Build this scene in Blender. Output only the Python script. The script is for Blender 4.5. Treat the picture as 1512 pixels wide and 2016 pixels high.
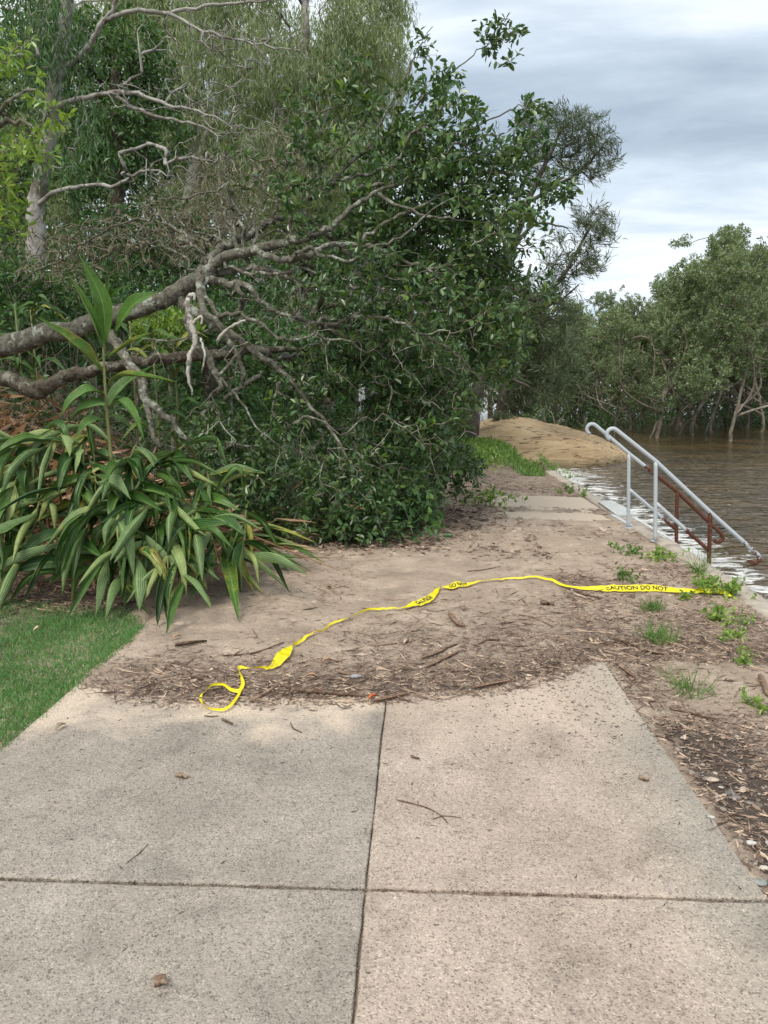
import bpy, math, random
import numpy as np
from mathutils import Vector, Matrix
R = math.radians
S = bpy.context.scene
COL = S.collection
for o in list(bpy.data.objects): bpy.data.objects.remove(o)

# ------------------------------------------------------------------ camera
H = 1.5; FPX = 1514.0; PIT = R(9.1); YAW = R(2.57)
cam = bpy.data.objects.new('camera', bpy.data.cameras.new('camera')); COL.objects.link(cam)
cam.location = (0, 0, H); cam.rotation_euler = (math.pi/2-PIT, 0, YAW)
cam.data.sensor_fit = 'VERTICAL'; cam.data.sensor_height = 32.0
cam.data.lens = 32.0*FPX/2016.0
cam.data.clip_start = 0.05; cam.data.clip_end = 2000
S.camera = cam
S.render.resolution_x = 768; S.render.resolution_y = 1024
S.render.engine = 'CYCLES'

# ------------------------------------------------------------------ sky, sun, exposure
SUN_EL, SUN_AZ = R(52), R(-158)       # azimuth measured from +Y towards +X
w = bpy.data.worlds.new('World'); S.world = w; w.use_nodes = True
nt = w.node_tree; N = nt.nodes; N.clear(); LK = nt.links.new
wo = N.new('ShaderNodeOutputWorld')
tc = N.new('ShaderNodeTexCoord'); sep = N.new('ShaderNodeSeparateXYZ'); LK(tc.outputs['Generated'], sep.inputs[0])
def wm(op, a, b=None, c=None):
    n = N.new('ShaderNodeMath'); n.operation = op
    for i, v in enumerate((a, b, c)):
        if v is None: continue
        if isinstance(v, (int, float)): n.inputs[i].default_value = v
        else: LK(v, n.inputs[i])
    return n.outputs[0]
zc = wm('ADD', wm('MAXIMUM', sep.outputs[2], 0.0), 0.16)
cmb = N.new('ShaderNodeCombineXYZ')
LK(wm('DIVIDE', sep.outputs[0], zc), cmb.inputs[0]); LK(wm('DIVIDE', sep.outputs[1], zc), cmb.inputs[1])
mp = N.new('ShaderNodeMapping'); LK(cmb.outputs[0], mp.inputs[0])
mp.inputs['Rotation'].default_value = (0, 0, R(25)); mp.inputs['Scale'].default_value = (0.62, 1.15, 1); mp.inputs['Location'].default_value = (3.1, 1.2, 0)
n1 = N.new('ShaderNodeTexNoise'); n1.inputs['Scale'].default_value = 1.1; n1.inputs['Detail'].default_value = 7; n1.inputs['Roughness'].default_value = 0.56; n1.inputs['Distortion'].default_value = 0.5
LK(mp.outputs[0], n1.inputs[0])
# cloud deck: pale high overhead, a grey bank in the middle heights, pale streaks low down
er = N.new('ShaderNodeValToRGB'); LK(sep.outputs[2], er.inputs[0])
er.color_ramp.elements[0].position = 0.0; er.color_ramp.elements[0].color = (.60,)*3+(1,)
er.color_ramp.elements[1].position = 1.0; er.color_ramp.elements[1].color = (.72,)*3+(1,)
for p_, v_ in ((.13,.70), (.165,.66), (.195,.42), (.235,.56), (.272,.30), (.325,.42), (.37,.80), (.46,.64), (.6,.74)):
    e = er.color_ramp.elements.new(p_); e.color = (v_,)*3+(1,)
n2 = N.new('ShaderNodeTexNoise'); n2.inputs['Scale'].default_value = 3.4; n2.inputs['Detail'].default_value = 7; n2.inputs['Roughness'].default_value = 0.55; n2.inputs['Distortion'].default_value = 0.35
LK(mp.outputs[0], n2.inputs[0])
dens = wm('ADD', wm('ADD', er.outputs[0], wm('MULTIPLY', wm('SUBTRACT', n1.outputs[0], 0.5), 1.9)), wm('MULTIPLY', wm('SUBTRACT', n2.outputs[0], 0.5), 0.75))
cr = N.new('ShaderNodeValToRGB'); LK(dens, cr.inputs[0])
cr.color_ramp.interpolation = 'B_SPLINE'
cr.color_ramp.elements[0].position = 0.15; cr.color_ramp.elements[0].color = (.33,.40,.485,1)
cr.color_ramp.elements[1].position = 0.85; cr.color_ramp.elements[1].color = (.86,.90,.935,1)
e = cr.color_ramp.elements.new(0.5); e.color = (.55,.635,.72,1)
sky = N.new('ShaderNodeTexSky'); sky.sky_type = 'NISHITA'; sky.sun_disc = False
sky.sun_elevation = SUN_EL; sky.sun_rotation = SUN_AZ
b1 = N.new('ShaderNodeBackground'); LK(sky.outputs[0], b1.inputs[0]); b1.inputs[1].default_value = 0.1
b2 = N.new('ShaderNodeBackground'); LK(cr.outputs[0], b2.inputs[0]); b2.inputs[1].default_value = 1.0
mx = N.new('ShaderNodeMixShader'); mx.inputs[0].default_value = 0.92
LK(b1.outputs[0], mx.inputs[1]); LK(b2.outputs[0], mx.inputs[2]); LK(mx.outputs[0], wo.inputs[0])
sd = bpy.data.lights.new('sun', 'SUN'); sd.energy = 2.2; sd.angle = R(28); sd.color = (1.0, .93, .82)
so = bpy.data.objects.new('sun', sd); COL.objects.link(so)
sv = Vector((math.sin(SUN_AZ)*math.cos(SUN_EL), math.cos(SUN_AZ)*math.cos(SUN_EL), math.sin(SUN_EL)))
so.rotation_euler = sv.to_track_quat('Z', 'Y').to_euler(); so.location = sv*50
S.view_settings.view_transform = 'Standard'; S.view_settings.look = 'None'
S.view_settings.exposure = 0.5; S.view_settings.gamma = 1; S.view_settings.use_curve_mapping = False

# ------------------------------------------------------------------ helpers
fw = np.array([-math.sin(YAW)*math.cos(PIT), math.cos(YAW)*math.cos(PIT), -math.sin(PIT)])
rt = np.array([math.cos(YAW), math.sin(YAW), 0.0]); upv = np.cross(rt, fw); CAM = np.array([0, 0, H])
def ray(px, py): return fw + rt*(px-756)/FPX - upv*(py-1008)/FPX
def G(px, py, z=0.0): d = ray(px, py); return CAM + d*(z-H)/d[2]
def P(px, py, Y): d = ray(px, py); return CAM + d*Y/d[1]
def nrm(a):
    a = np.asarray(a, float); return a/np.maximum(np.linalg.norm(a, axis=-1, keepdims=True), 1e-9)
def hsh(ix, iy, s):
    n = (ix*374761393 + iy*668265263 + s*1442695041) & 0xffffffff
    n = ((n ^ (n >> 13))*1274126177) & 0xffffffff
    return ((n ^ (n >> 16)) & 0xffff)/65535.0
def vn(x, y, s=0):
    x = np.asarray(x, float); y = np.asarray(y, float)
    ix = np.floor(x).astype(np.int64); iy = np.floor(y).astype(np.int64); fx = x-ix; fy = y-iy
    fx = fx*fx*(3-2*fx); fy = fy*fy*(3-2*fy)
    a = hsh(ix, iy, s); b = hsh(ix+1, iy, s); c = hsh(ix, iy+1, s); d = hsh(ix+1, iy+1, s)
    return (a*(1-fx)+b*fx)*(1-fy)+(c*(1-fx)+d*fx)*fy
def fbm(x, y, s=0, o=4):
    t = 0; a = .5; f = 1; z = 0
    for i in range(o): t = t+a*vn(np.asarray(x)*f+i*17.3, np.asarray(y)*f-i*9.1, s+i); z += a; a *= .5; f *= 2.03
    return t/z
def sst(a, b, x): t = np.clip((x-a)/(b-a), 0, 1); return t*t*(3-2*t)

class Acc:
    def __init__(s): s.V = []; s.L = []; s.T = []; s.M = []; s.A = []; s.n = 0
    def add(s, V, flat, tot, mi=0, att=None):
        V = np.asarray(V, float).reshape(-1, 3); flat = np.asarray(flat, np.int64).ravel(); tot = np.asarray(tot, np.int64).ravel()
        s.V.append(V); s.L.append(flat+s.n); s.T.append(tot); s.M.append(np.full(len(tot), mi) if np.isscalar(mi) else np.asarray(mi))
        s.A.append(np.zeros(len(V)) if att is None else np.broadcast_to(np.asarray(att, float), (len(V),)).copy()); s.n += len(V)
    def tube(s, pts, rad, sides=6, cap=True, mi=0, att=None, lump=0, seed=0):
        pts = np.asarray(pts, float); n = len(pts); rad = np.broadcast_to(np.asarray(rad, float), (n,))
        if n < 2: return
        t = np.gradient(pts, axis=0); t = nrm(t); m = nrm(t.sum(0)+1e-6)
        ref = np.eye(3)[np.argmin(abs(m))]
        u = nrm(ref - t*(t@ref)[:, None]); v = np.cross(t, u)
        a = np.arange(sides)*2*math.pi/sides
        rr = rad[:, None]*np.ones(sides)
        if lump: rr = rr*(1+lump*(vn(np.arange(n)[:, None]*.7+seed, np.arange(sides)[None]*1.3, seed)-.5)*2)
        V = pts[:, None, :] + rr[:, :, None]*(np.cos(a)[None, :, None]*u[:, None]+np.sin(a)[None, :, None]*v[:, None])
        i = np.arange(n-1)[:, None]*sides; j = np.arange(sides)[None]; k = (j+1) % sides
        q = np.stack([i+j, i+k, i+sides+k, i+sides+j], -1).reshape(-1, 4)
        fl = [q.ravel()]; tt = [np.full(len(q), 4)]
        if cap: fl += [np.arange(sides)[::-1], (n-1)*sides+np.arange(sides)]; tt += [[sides], [sides]]
        at = None if att is None else np.repeat(np.broadcast_to(np.asarray(att, float), (n,)), sides)
        s.add(V.reshape(-1, 3), np.concatenate(fl), np.concatenate(tt), mi, at)
    def grid(s, Vg, mi=0, att=None, flip=False, closed=False):
        Vg = np.asarray(Vg, float); a, b = Vg.shape[:2]
        i = np.arange(a-1)[:, None]*b; j = np.arange(b-1)[None]
        q = np.stack([i+j, i+j+1, i+b+j+1, i+b+j], -1).reshape(-1, 4)
        if flip: q = q[:, ::-1]
        s.add(Vg.reshape(-1, 3), q.ravel(), np.full(len(q), 4), mi, None if att is None else np.asarray(att).ravel())
    def box(s, x0, x1, y0, y1, z0, z1, mi=0):
        V = [(x, y, z) for z in (z0, z1) for y in (y0, y1) for x in (x0, x1)]
        s.add(V, [0,2,3,1, 4,5,7,6, 0,1,5,4, 2,6,7,3, 0,4,6,2, 1,3,7,5], [4]*6, mi)
    def build(s, name, mats, parent=None, smooth=True, attname=None):
        V = np.concatenate(s.V); L = np.concatenate(s.L); T = np.concatenate(s.T); M = np.concatenate(s.M)
        me = bpy.data.meshes.new(name); me.vertices.add(len(V)); me.vertices.foreach_set('co', V.ravel().astype(np.float32))
        me.loops.add(len(L)); me.loops.foreach_set('vertex_index', L.astype(np.int32))
        me.polygons.add(len(T)); me.polygons.foreach_set('loop_start', (np.cumsum(T)-T).astype(np.int32))
        me.polygons.foreach_set('material_index', M.astype(np.int32))
        me.polygons.foreach_set('use_smooth', np.full(len(T), bool(smooth)))
        if attname:
            at = me.attributes.new(attname, 'FLOAT', 'POINT'); at.data.foreach_set('value', np.concatenate(s.A).astype(np.float32))
        for m in (mats if isinstance(mats, (list, tuple)) else [mats]): me.materials.append(m)
        me.update(calc_edges=True)
        o = bpy.data.objects.new(name, me); COL.objects.link(o)
        if parent is not None: o.parent = parent
        return o
def tag(o, label=None, cat=None, group=None, kind=None):
    for k, v in (('label', label), ('category', cat), ('group', group), ('kind', kind)):
        if v: o[k] = v
    return o
def thing(name, label, cat, loc, group=None):
    o = bpy.data.objects.new(name, None); COL.objects.link(o); o.empty_display_size = .1
    o.location = Vector([float(a) for a in loc]); return tag(o, label, cat, group)
def part(acc, name, mats, root, smooth=True, attname=None):
    """build in world coordinates, then hang under root keeping place"""
    l = np.array(root.location); 
    if root.parent is not None: l = l + np.array(root.parent.location)
    acc.V = [v-l for v in acc.V]
    return acc.build(name, mats, root, smooth, attname)

# leaf templates: x across, y along, z normal
def T_(v, f): return (np.array(v, float), np.concatenate([np.array(a) for a in f]), np.array([len(a) for a in f]))
LEAF_OVAL = T_([(0,0,0),(0,.5,-.06),(0,1,-.10),(-.36,.32,.05),(-.44,.7,.02),(.36,.32,.05),(.44,.7,.02)], [(0,1,3),(1,2,4),(1,4,3),(0,5,1),(1,6,2),(1,5,6)])
LEAF_LANCE = T_([(0,0,0),(0,.5,-.03),(0,1,-.12),(-.5,.42,.04),(.5,.42,.04)], [(0,1,2,3),(0,4,2,1)])
LEAF_SICKLE = T_([(0,0,0),(-.5,.35,0),(.5,.4,0),(.1,.7,.08),(-.6,.72,.02),(.25,1,.12)], [(0,2,3,1),(1,3,5,4)])
LEAF_TRI = T_([(-.5,0,0),(.5,0,0),(0,1,0)], [(0,1,2)])
LEAF_BLADE = T_([(-.5,0,0),(.5,0,0),(.38,.5,.06),(-.38,.5,.06),(0,1,.28)], [(0,1,2,3),(3,2,4)])
def leaves(acc, pos, ax, nr, L, W, tm, mi=0):
    tv, tf, tt = tm; n = len(pos)
    if n == 0: return
    ax = nrm(ax); sd_ = nrm(np.cross(ax, nr)); nn = np.cross(sd_, ax)
    L = np.broadcast_to(L, (n,)); W = np.broadcast_to(W, (n,))
    V = pos[:, None]+ax[:, None]*(tv[None, :, 1:2]*L[:, None, None])+sd_[:, None]*(tv[None, :, 0:1]*W[:, None, None])+nn[:, None]*(tv[None, :, 2:3]*L[:, None, None])
    fl = (tf[None]+np.arange(n)[:, None]*len(tv)).ravel()
    acc.add(V.reshape(-1, 3), fl, np.tile(tt, n), mi)

# ------------------------------------------------------------------ materials
def newmat(name):
    m = bpy.data.materials.new(name); m.use_nodes = True; n = m.node_tree; n.nodes.clear()
    return m, n.nodes, n.links.new
def nd(Nn, t, **k):
    n = Nn.new(t)
    for a, b in k.items():
        if hasattr(n, a) and not isinstance(b, (tuple, list)): setattr(n, a, b)
    return n
def ramp(Nn, K, src, stops, interp='LINEAR'):
    r = Nn.new('ShaderNodeValToRGB'); r.color_ramp.interpolation = interp
    els = r.color_ramp.elements
    while len(els) < len(stops): els.new(.5)
    for e, (p, c) in zip(els, stops):
        e.position = p; e.color = (tuple(c)+(1,)) if hasattr(c, '__len__') else (c, c, c, 1)
    K(src, r.inputs[0]); return r.outputs[0]
def noise(Nn, K, vec, scale, det=4, rough=.55, dist=0, out=0):
    n = Nn.new('ShaderNodeTexNoise'); n.inputs['Scale'].default_value = scale; n.inputs['Detail'].default_value = det
    n.inputs['Roughness'].default_value = rough; n.inputs['Distortion'].default_value = dist; K(vec, n.inputs['Vector']); return n.outputs[out]
def mixc(Nn, K, f, a, b, bt='MIX'):
    n = Nn.new('ShaderNodeMix'); n.data_type = 'RGBA'; n.blend_type = bt
    for i, v in ((0, f), (6, a), (7, b)):
        if isinstance(v, (int, float)): n.inputs[i].default_value = v
        elif isinstance(v, tuple): n.inputs[i].default_value = v+(1,)
        else: K(v, n.inputs[i])
    return n.outputs[2]
def mth(Nn, K, op, a, b=0.0):
    n = Nn.new('ShaderNodeMath'); n.operation = op
    for i, v in ((0, a), (1, b)):
        if isinstance(v, (int, float)): n.inputs[i].default_value = v
        else: K(v, n.inputs[i])
    return n.outputs[0]
def bump(Nn, K, h, s, d):
    b = Nn.new('ShaderNodeBump'); b.inputs['Strength'].default_value = s; b.inputs['Distance'].default_value = d; K(h, b.inputs['Height']); return b.outputs[0]
def finish(m, Nn, K, col, rough=.7, spec=.4, nrml=None, trans=0, metal=0, tint=None):
    p = Nn.new('ShaderNodeBsdfPrincipled'); o = Nn.new('ShaderNodeOutputMaterial')
    if isinstance(col, tuple): p.inputs['Base Color'].default_value = col+(1,)
    else: K(col, p.inputs['Base Color'])
    if isinstance(rough, (int, float)): p.inputs['Roughness'].default_value = rough
    else: K(rough, p.inputs['Roughness'])
    p.inputs['Specular IOR Level'].default_value = spec
    if isinstance(metal, (int, float)): p.inputs['Metallic'].default_value = metal
    else: K(metal, p.inputs['Metallic'])
    if nrml is not None: K(nrml, p.inputs['Normal'])
    if trans:
        t = Nn.new('ShaderNodeBsdfTranslucent'); x = Nn.new('ShaderNodeMixShader'); x.inputs[0].default_value = trans
        tcx = mixc(Nn, K, 1.0, col, (1.25, 1.2, .55), 'MULTIPLY'); K(tcx, t.inputs[0])
        K(p.outputs[0], x.inputs[1]); K(t.outputs[0], x.inputs[2]); K(x.outputs[0], o.inputs[0])
    else: K(p.outputs[0], o.inputs[0])
    return m
def foliage(name, stops, rough=.45, spec=.45, trans=.25, nscale=1.3, namp=.3):
    m, Nn, K = newmat(name); g = Nn.new('ShaderNodeNewGeometry'); t = Nn.new('ShaderNodeTexCoord')
    f = mth(Nn, K, 'ADD', mth(Nn, K, 'MULTIPLY', g.outputs['Random Per Island'], 1-namp), mth(Nn, K, 'MULTIPLY', noise(Nn, K, t.outputs['Object'], nscale, 2), namp))
    c = ramp(Nn, K, f, stops)
    return finish(m, Nn, K, c, rough, spec, None, trans)
def bark(name, c1, c2, c3, s=14, b=.4, rough=.85):
    m, Nn, K = newmat(name); t = Nn.new('ShaderNodeTexCoord')
    a = noise(Nn, K, t.outputs['Object'], s, 5, .65); c = ramp(Nn, K, a, [(.35, c1), (.55, c2)])
    l = noise(Nn, K, t.outputs['Object'], s*.45, 6, .7); lm = ramp(Nn, K, l, [(.53, 0), (.6, 1)])
    c = mixc(Nn, K, lm, c, c3)
    return finish(m, Nn, K, c, rough, .2, bump(Nn, K, mth(Nn, K, 'ADD', noise(Nn, K, t.outputs['Object'], s*2.5, 5, .7), a), b, .03))

M_FIG = foliage('broad_leaf', [(0,(.022,.060,.020)), (.3,(.045,.11,.035)), (.55,(.075,.155,.045)), (.78,(.13,.21,.062)), (.9,(.20,.255,.09)), (.97,(.30,.33,.13)), (1,(.30,.21,.10))], .33, .75, .24)
M_FIGY = foliage('young_leaf', [(0,(.10,.22,.03)), (.6,(.2,.35,.05)), (1,(.32,.42,.08))], .4, .5, .35)
M_GUM = foliage('gum_leaf', [(0,(.11,.17,.09)), (.4,(.21,.28,.145)), (.75,(.32,.38,.21)), (.93,(.44,.47,.28)), (1,(.42,.36,.22))], .45, .4, .42)
M_GUMD = foliage('dark_gum_leaf', [(0,(.07,.125,.065)), (.5,(.15,.215,.105)), (.85,(.24,.30,.155)), (1,(.34,.37,.2))], .45, .4, .36)
M_DARK = foliage('dark_leaf', [(0,(.03,.075,.028)), (.45,(.06,.14,.045)), (.8,(.11,.21,.06)), (.95,(.2,.3,.09)), (1,(.26,.24,.1))], .38, .5, .3)
M_BRIGHT = foliage('bright_leaf', [(0,(.08,.17,.035)), (.4,(.18,.31,.06)), (.75,(.32,.46,.11)), (1,(.52,.60,.24))], .36, .6, .42)
M_MANG = foliage('mangrove_leaf', [(0,(.08,.125,.06)), (.35,(.155,.225,.11)), (.7,(.245,.315,.165)), (.9,(.37,.43,.25)), (1,(.52,.56,.38))], .42, .5, .3, .8, .35)
M_DEADTWIG = foliage('dry_twig', [(0,(.10,.09,.06)), (.6,(.20,.175,.12)), (1,(.32,.29,.2))], .8, .2, 0)
M_CAS = foliage('casuarina_needle', [(0,(0.060,0.090,0.053)), (.6,(0.120,0.158,0.090)), (1,(0.210,0.240,0.135))], .6, .2, .2)
M_DEADTWIG_ = foliage('dead_twig', [(0,(0.144,0.120,0.084)), (.6,(0.288,0.240,0.168)), (1,(0.408,0.360,0.240))], .8, .2, 0)
M_GRASS = foliage('lawn_blade', [(0,(.06,.15,.045)), (.5,(.115,.26,.075)), (.85,(.19,.37,.12)), (1,(.38,.44,.2))], .5, .35, .25, 2.0, .35)
M_WEED = foliage('weed_leaf', [(0,(.06,.14,.03)), (.6,(.13,.24,.06)), (1,(.28,.36,.12))], .5, .4, .3)
M_LITTER = foliage('litter', [(0,(.06,.042,.034)), (.3,(.15,.105,.08)), (.6,(.27,.195,.145)), (.82,(.42,.31,.23)), (.93,(.55,.42,.31)), (.98,(.62,.51,.38)), (1,(.50,.22,.11))], .8, .2, 0, 3, .1)
M_NEEDLE = foliage('dark_litter', [(0,(.05,.035,.03)), (.6,(.11,.08,.06)), (1,(.24,.17,.12))], .8, .2, 0, 3, .1)
M_STRAW = foliage('dead_frond', [(0,(0.125,0.075,0.050)), (.4,(0.312,0.188,0.112)), (.75,(0.562,0.362,0.225)), (1,(0.775,0.575,0.400))], .7, .25, .1)
M_BARK = bark('lichen_bark', (.07,.064,.047), (.20,.19,.15), (.40,.42,.35), 20, 1.0)
M_BARKD = bark('dark_bark', (.05,.04,.028), (.13,.11,.082), (.27,.27,.21), 20, 1.0)
M_TWIG = bark('twig_bark', (.08,.072,.055), (.18,.165,.125), (.33,.34,.27), 9, .2)
M_GUMB = bark('gum_bark', (.20,.19,.165), (.36,.35,.32), (.15,.13,.105), 6, .6)
M_MBARK = bark('mangrove_bark', (.10,.085,.065), (.21,.18,.145), (.30,.28,.22), 5, .4)
M_CBARK = bark('casuarina_bark', (.05,.04,.035), (.11,.09,.08), (.17,.15,.13), 8, .6)
M_BROKE = bark('broken_wood', (.33,.31,.26), (.52,.50,.45), (.17,.155,.12), 14, .5)
M_STICK = bark('stick_bark', (.06,.035,.025), (.14,.085,.055), (.2,.15,.11), 40, .5)
M_CHIP = bark('bark_chip', (.17,.10,.07), (.27,.18,.125), (.36,.27,.2), 60, .5)

def concrete():
    m, Nn, K = newmat('exposed_aggregate'); t = Nn.new('ShaderNodeTexCoord'); o = t.outputs['Object']; s = Nn.new('ShaderNodeSeparateXYZ'); K(o, s.inputs[0])
    v = Nn.new('ShaderNodeTexVoronoi'); v.inputs['Scale'].default_value = 200; K(o, v.inputs['Vector'])
    sp = Nn.new('ShaderNodeSeparateXYZ'); K(v.outputs['Color'], sp.inputs[0])
    grain = ramp(Nn, K, sp.outputs[0], [(0,.45),(.10,.70),(.25,.92),(.75,1.0),(.9,1.10),(1,1.32)])
    v3 = Nn.new('ShaderNodeTexVoronoi'); v3.inputs['Scale'].default_value = 110; K(o, v3.inputs['Vector'])
    sp3 = Nn.new('ShaderNodeSeparateXYZ'); K(v3.outputs['Color'], sp3.inputs[0])
    g3 = ramp(Nn, K, sp3.outputs[1], [(0,.66),(.08,.94),(.9,1.0),(.97,1.08),(1,1.22)])
    big = noise(Nn, K, o, 1.6, 5, .6, .4)
    left = ramp(Nn, K, big, [(.3,(.272,.240,.202)), (.5,(.338,.296,.250)), (.7,(.395,.350,.30))])
    right = ramp(Nn, K, big, [(.3,(.36,.292,.238)), (.5,(.435,.355,.292)), (.7,(.50,.415,.345))])
    side = mth(Nn, K, 'GREATER_THAN', s.outputs[0], -0.15)
    c = mixc(Nn, K, side, left, right)
    # weathered grey along the free right edge of the slab, damp-stained blotches
    ed = mth(Nn, K, 'ADD', s.outputs[0], mth(Nn, K, 'MULTIPLY', noise(Nn, K, o, 3, 4, .6), .5))
    em = ramp(Nn, K, ed, [(.92,0),(1.0,.0)]); 
    mr = Nn.new('ShaderNodeMapRange'); K(ed, mr.inputs[0]); mr.inputs[1].default_value = .95; mr.inputs[2].default_value = 1.25; mr.inputs[4].default_value = .75
    c = mixc(Nn, K, mr.outputs[0], c, (.32,.295,.25))
    bl = ramp(Nn, K, noise(Nn, K, o, 4.2, 6, .68, .6), [(.34,.78),(.46,.95),(.58,1.0),(.68,1.09)])
    c = mixc(Nn, K, 1.0, c, bl, 'MULTIPLY'); c = mixc(Nn, K, 1.0, c, grain, 'MULTIPLY'); c = mixc(Nn, K, 1.0, c, g3, 'MULTIPLY')
    # footmarks, damp tide lines and small dark stains
    st_ = ramp(Nn, K, noise(Nn, K, o, 9, 5, .7, 1.0), [(.30,.72),(.38,1.0)]); c = mixc(Nn, K, .8, c, st_, 'MULTIPLY')
    sk_ = ramp(Nn, K, noise(Nn, K, o, 38, 4, .7, .3), [(.32,.80),(.42,1.0),(.62,1.0),(.7,1.08)]); c = mixc(Nn, K, 1.0, c, sk_, 'MULTIPLY')
    # sand dusted over the slab next to the washed-up mud
    yy = mth(Nn, K, 'ADD', s.outputs[1], mth(Nn, K, 'MULTIPLY', noise(Nn, K, o, 2.6, 6, .65, .5), 1.5))
    mr2 = Nn.new('ShaderNodeMapRange'); K(yy, mr2.inputs[0]); mr2.inputs[1].default_value = 3.86; mr2.inputs[2].default_value = 4.22; mr2.inputs[4].default_value = 1
    fine = ramp(Nn, K, noise(Nn, K, o, 90, 3, .6), [(.35,.35),(.6,.92)])
    sdm = mth(Nn, K, 'MULTIPLY', mth(Nn, K, 'MULTIPLY', mr2.outputs[0], fine), mth(Nn, K, 'SUBTRACT', 1.0, mth(Nn, K, 'MULTIPLY', mth(Nn, K, 'MULTIPLY', side, mth(Nn, K, 'LESS_THAN', s.outputs[1], 6.0)), .55)))
    c = mixc(Nn, K, sdm, c, (.64,.52,.40))
    h = mth(Nn, K, 'ADD', mth(Nn, K, 'MULTIPLY', v.outputs['Distance'], -1.0), mth(Nn, K, 'MULTIPLY', noise(Nn, K, o, 60, 3), .5))
    return finish(m, Nn, K, c, .88, .25, bump(Nn, K, h, .45, .006))
M_CONC = concrete()
def ground_mat():
    m, Nn, K = newmat('sandy_soil'); t = Nn.new('ShaderNodeTexCoord'); o = t.outputs['Object']
    a = Nn.new('ShaderNodeAttribute'); a.attribute_name = 'litter'; lit = a.outputs['Fac']
    n1_ = noise(Nn, K, o, 3.2, 6, .62, .5); n2_ = noise(Nn, K, o, 26, 6, .7, .3); n3_ = noise(Nn, K, o, 140, 3, .6)
    sand = ramp(Nn, K, n1_, [(.3,(.36,.285,.22)), (.5,(.475,.378,.292)), (.68,(.60,.49,.385))])
    dirt = ramp(Nn, K, n2_, [(.3,(.13,.098,.078)), (.5,(.27,.205,.16)), (.7,(.42,.33,.26))])
    f = mth(Nn, K, 'ADD', lit, mth(Nn, K, 'MULTIPLY', mth(Nn, K, 'SUBTRACT', n2_, .5), 1.5))
    f = mth(Nn, K, 'ADD', f, mth(Nn, K, 'MULTIPLY', mth(Nn, K, 'SUBTRACT', noise(Nn, K, o, 9, 6, .7, 1.2), .5), 2.0))
    fm = ramp(Nn, K, f, [(.28,0),(.85,.9)])
    c = mixc(Nn, K, fm, sand, dirt); c = mixc(Nn, K, ramp(Nn, K, f, [(.95,0),(1.25,.85)]), c, (.075,.06,.05))
    c = mixc(Nn, K, 1.0, c, ramp(Nn, K, n3_, [(.3,.72),(.5,1),(.7,1.15)]), 'MULTIPLY')
    gp = Nn.new('ShaderNodeNewGeometry'); s = Nn.new('ShaderNodeSeparateXYZ'); K(gp.outputs['Position'], s.inputs[0])
    wet = Nn.new('ShaderNodeMapRange'); K(s.outputs[2], wet.inputs[0]); wet.inputs[1].default_value = -.12; wet.inputs[2].default_value = -.3
    c = mixc(Nn, K, wet.outputs[0], c, (.06,.045,.03))
    h = mth(Nn, K, 'ADD', mth(Nn, K, 'ADD', n2_, noise(Nn, K, o, 9, 5, .6)), mth(Nn, K, 'MULTIPLY', n3_, .35))
    return finish(m, Nn, K, c, .92, .15, bump(Nn, K, h, .9, .035))
M_GROUND = ground_mat()
def water_mat():
    m, Nn, K = newmat('tidal_water'); t = Nn.new('ShaderNodeTexCoord'); o = t.outputs['Object']
    a = Nn.new('ShaderNodeAttribute'); a.attribute_name = 'foam'
    mp_ = Nn.new('ShaderNodeMapping'); K(o, mp_.inputs[0]); mp_.inputs['Scale'].default_value = (.8, 1.9, 1); mp_.inputs['Rotation'].default_value = (0,0,R(14))
    c = ramp(Nn, K, noise(Nn, K, o, .5, 3), [(.35,(.035,.023,.008)), (.6,(.085,.053,.018))])
    f = noise(Nn, K, mp_.outputs[0], 3.4, 7, .68, 1.2)
    ff = mth(Nn, K, 'ADD', f, mth(Nn, K, 'MULTIPLY', a.outputs['Fac'], .31))
    fm = ramp(Nn, K, ff, [(.73,0),(.79,.9)])
    c = mixc(Nn, K, fm, c, (.72,.72,.70))
    rg = ramp(Nn, K, fm, [(0,.06),(1,.6)])
    h = mth(Nn, K, 'ADD', noise(Nn, K, mp_.outputs[0], 4.2, 3, .5, 1.0), mth(Nn, K, 'MULTIPLY', noise(Nn, K, mp_.outputs[0], 1.6, 2), 1.8))
    return finish(m, Nn, K, c, rg, .55, bump(Nn, K, h, 1.0, .075))
M_WATER = water_mat()
def rock_mat():
    m, Nn, K = newmat('sandstone'); t = Nn.new('ShaderNodeTexCoord'); o = t.outputs['Object']
    mp_ = Nn.new('ShaderNodeMapping'); K(o, mp_.inputs[0]); mp_.inputs['Scale'].default_value = (.35, .5, 2.6)
    c = ramp(Nn, K, noise(Nn, K, mp_.outputs[0], 2.0, 8, .72, 1.2), [(.28,(.24,.16,.09)), (.42,(.45,.32,.185)), (.6,(.56,.42,.25)), (.75,(.62,.50,.34))])
    cr_ = ramp(Nn, K, noise(Nn, K, mp_.outputs[0], 5, 6, .7, 1.5), [(.38,.22),(.46,1)])
    c = mixc(Nn, K, 1.0, c, cr_, 'MULTIPLY')
    s = Nn.new('ShaderNodeSeparateXYZ'); K(o, s.inputs[0])
    w_ = Nn.new('ShaderNodeMapRange'); K(mth(Nn, K, 'ADD', s.outputs[2], mth(Nn, K, 'MULTIPLY', noise(Nn, K, o, 2, 4), .35)), w_.inputs[0]); w_.inputs[1].default_value = .38; w_.inputs[2].default_value = .06
    c = mixc(Nn, K, w_.outputs[0], c, (.075,.07,.035))
    return finish(m, Nn, K, c, .8, .25, bump(Nn, K, noise(Nn, K, mp_.outputs[0], 7, 8, .75), 1.0, .12))
M_ROCK = rock_mat()
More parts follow.
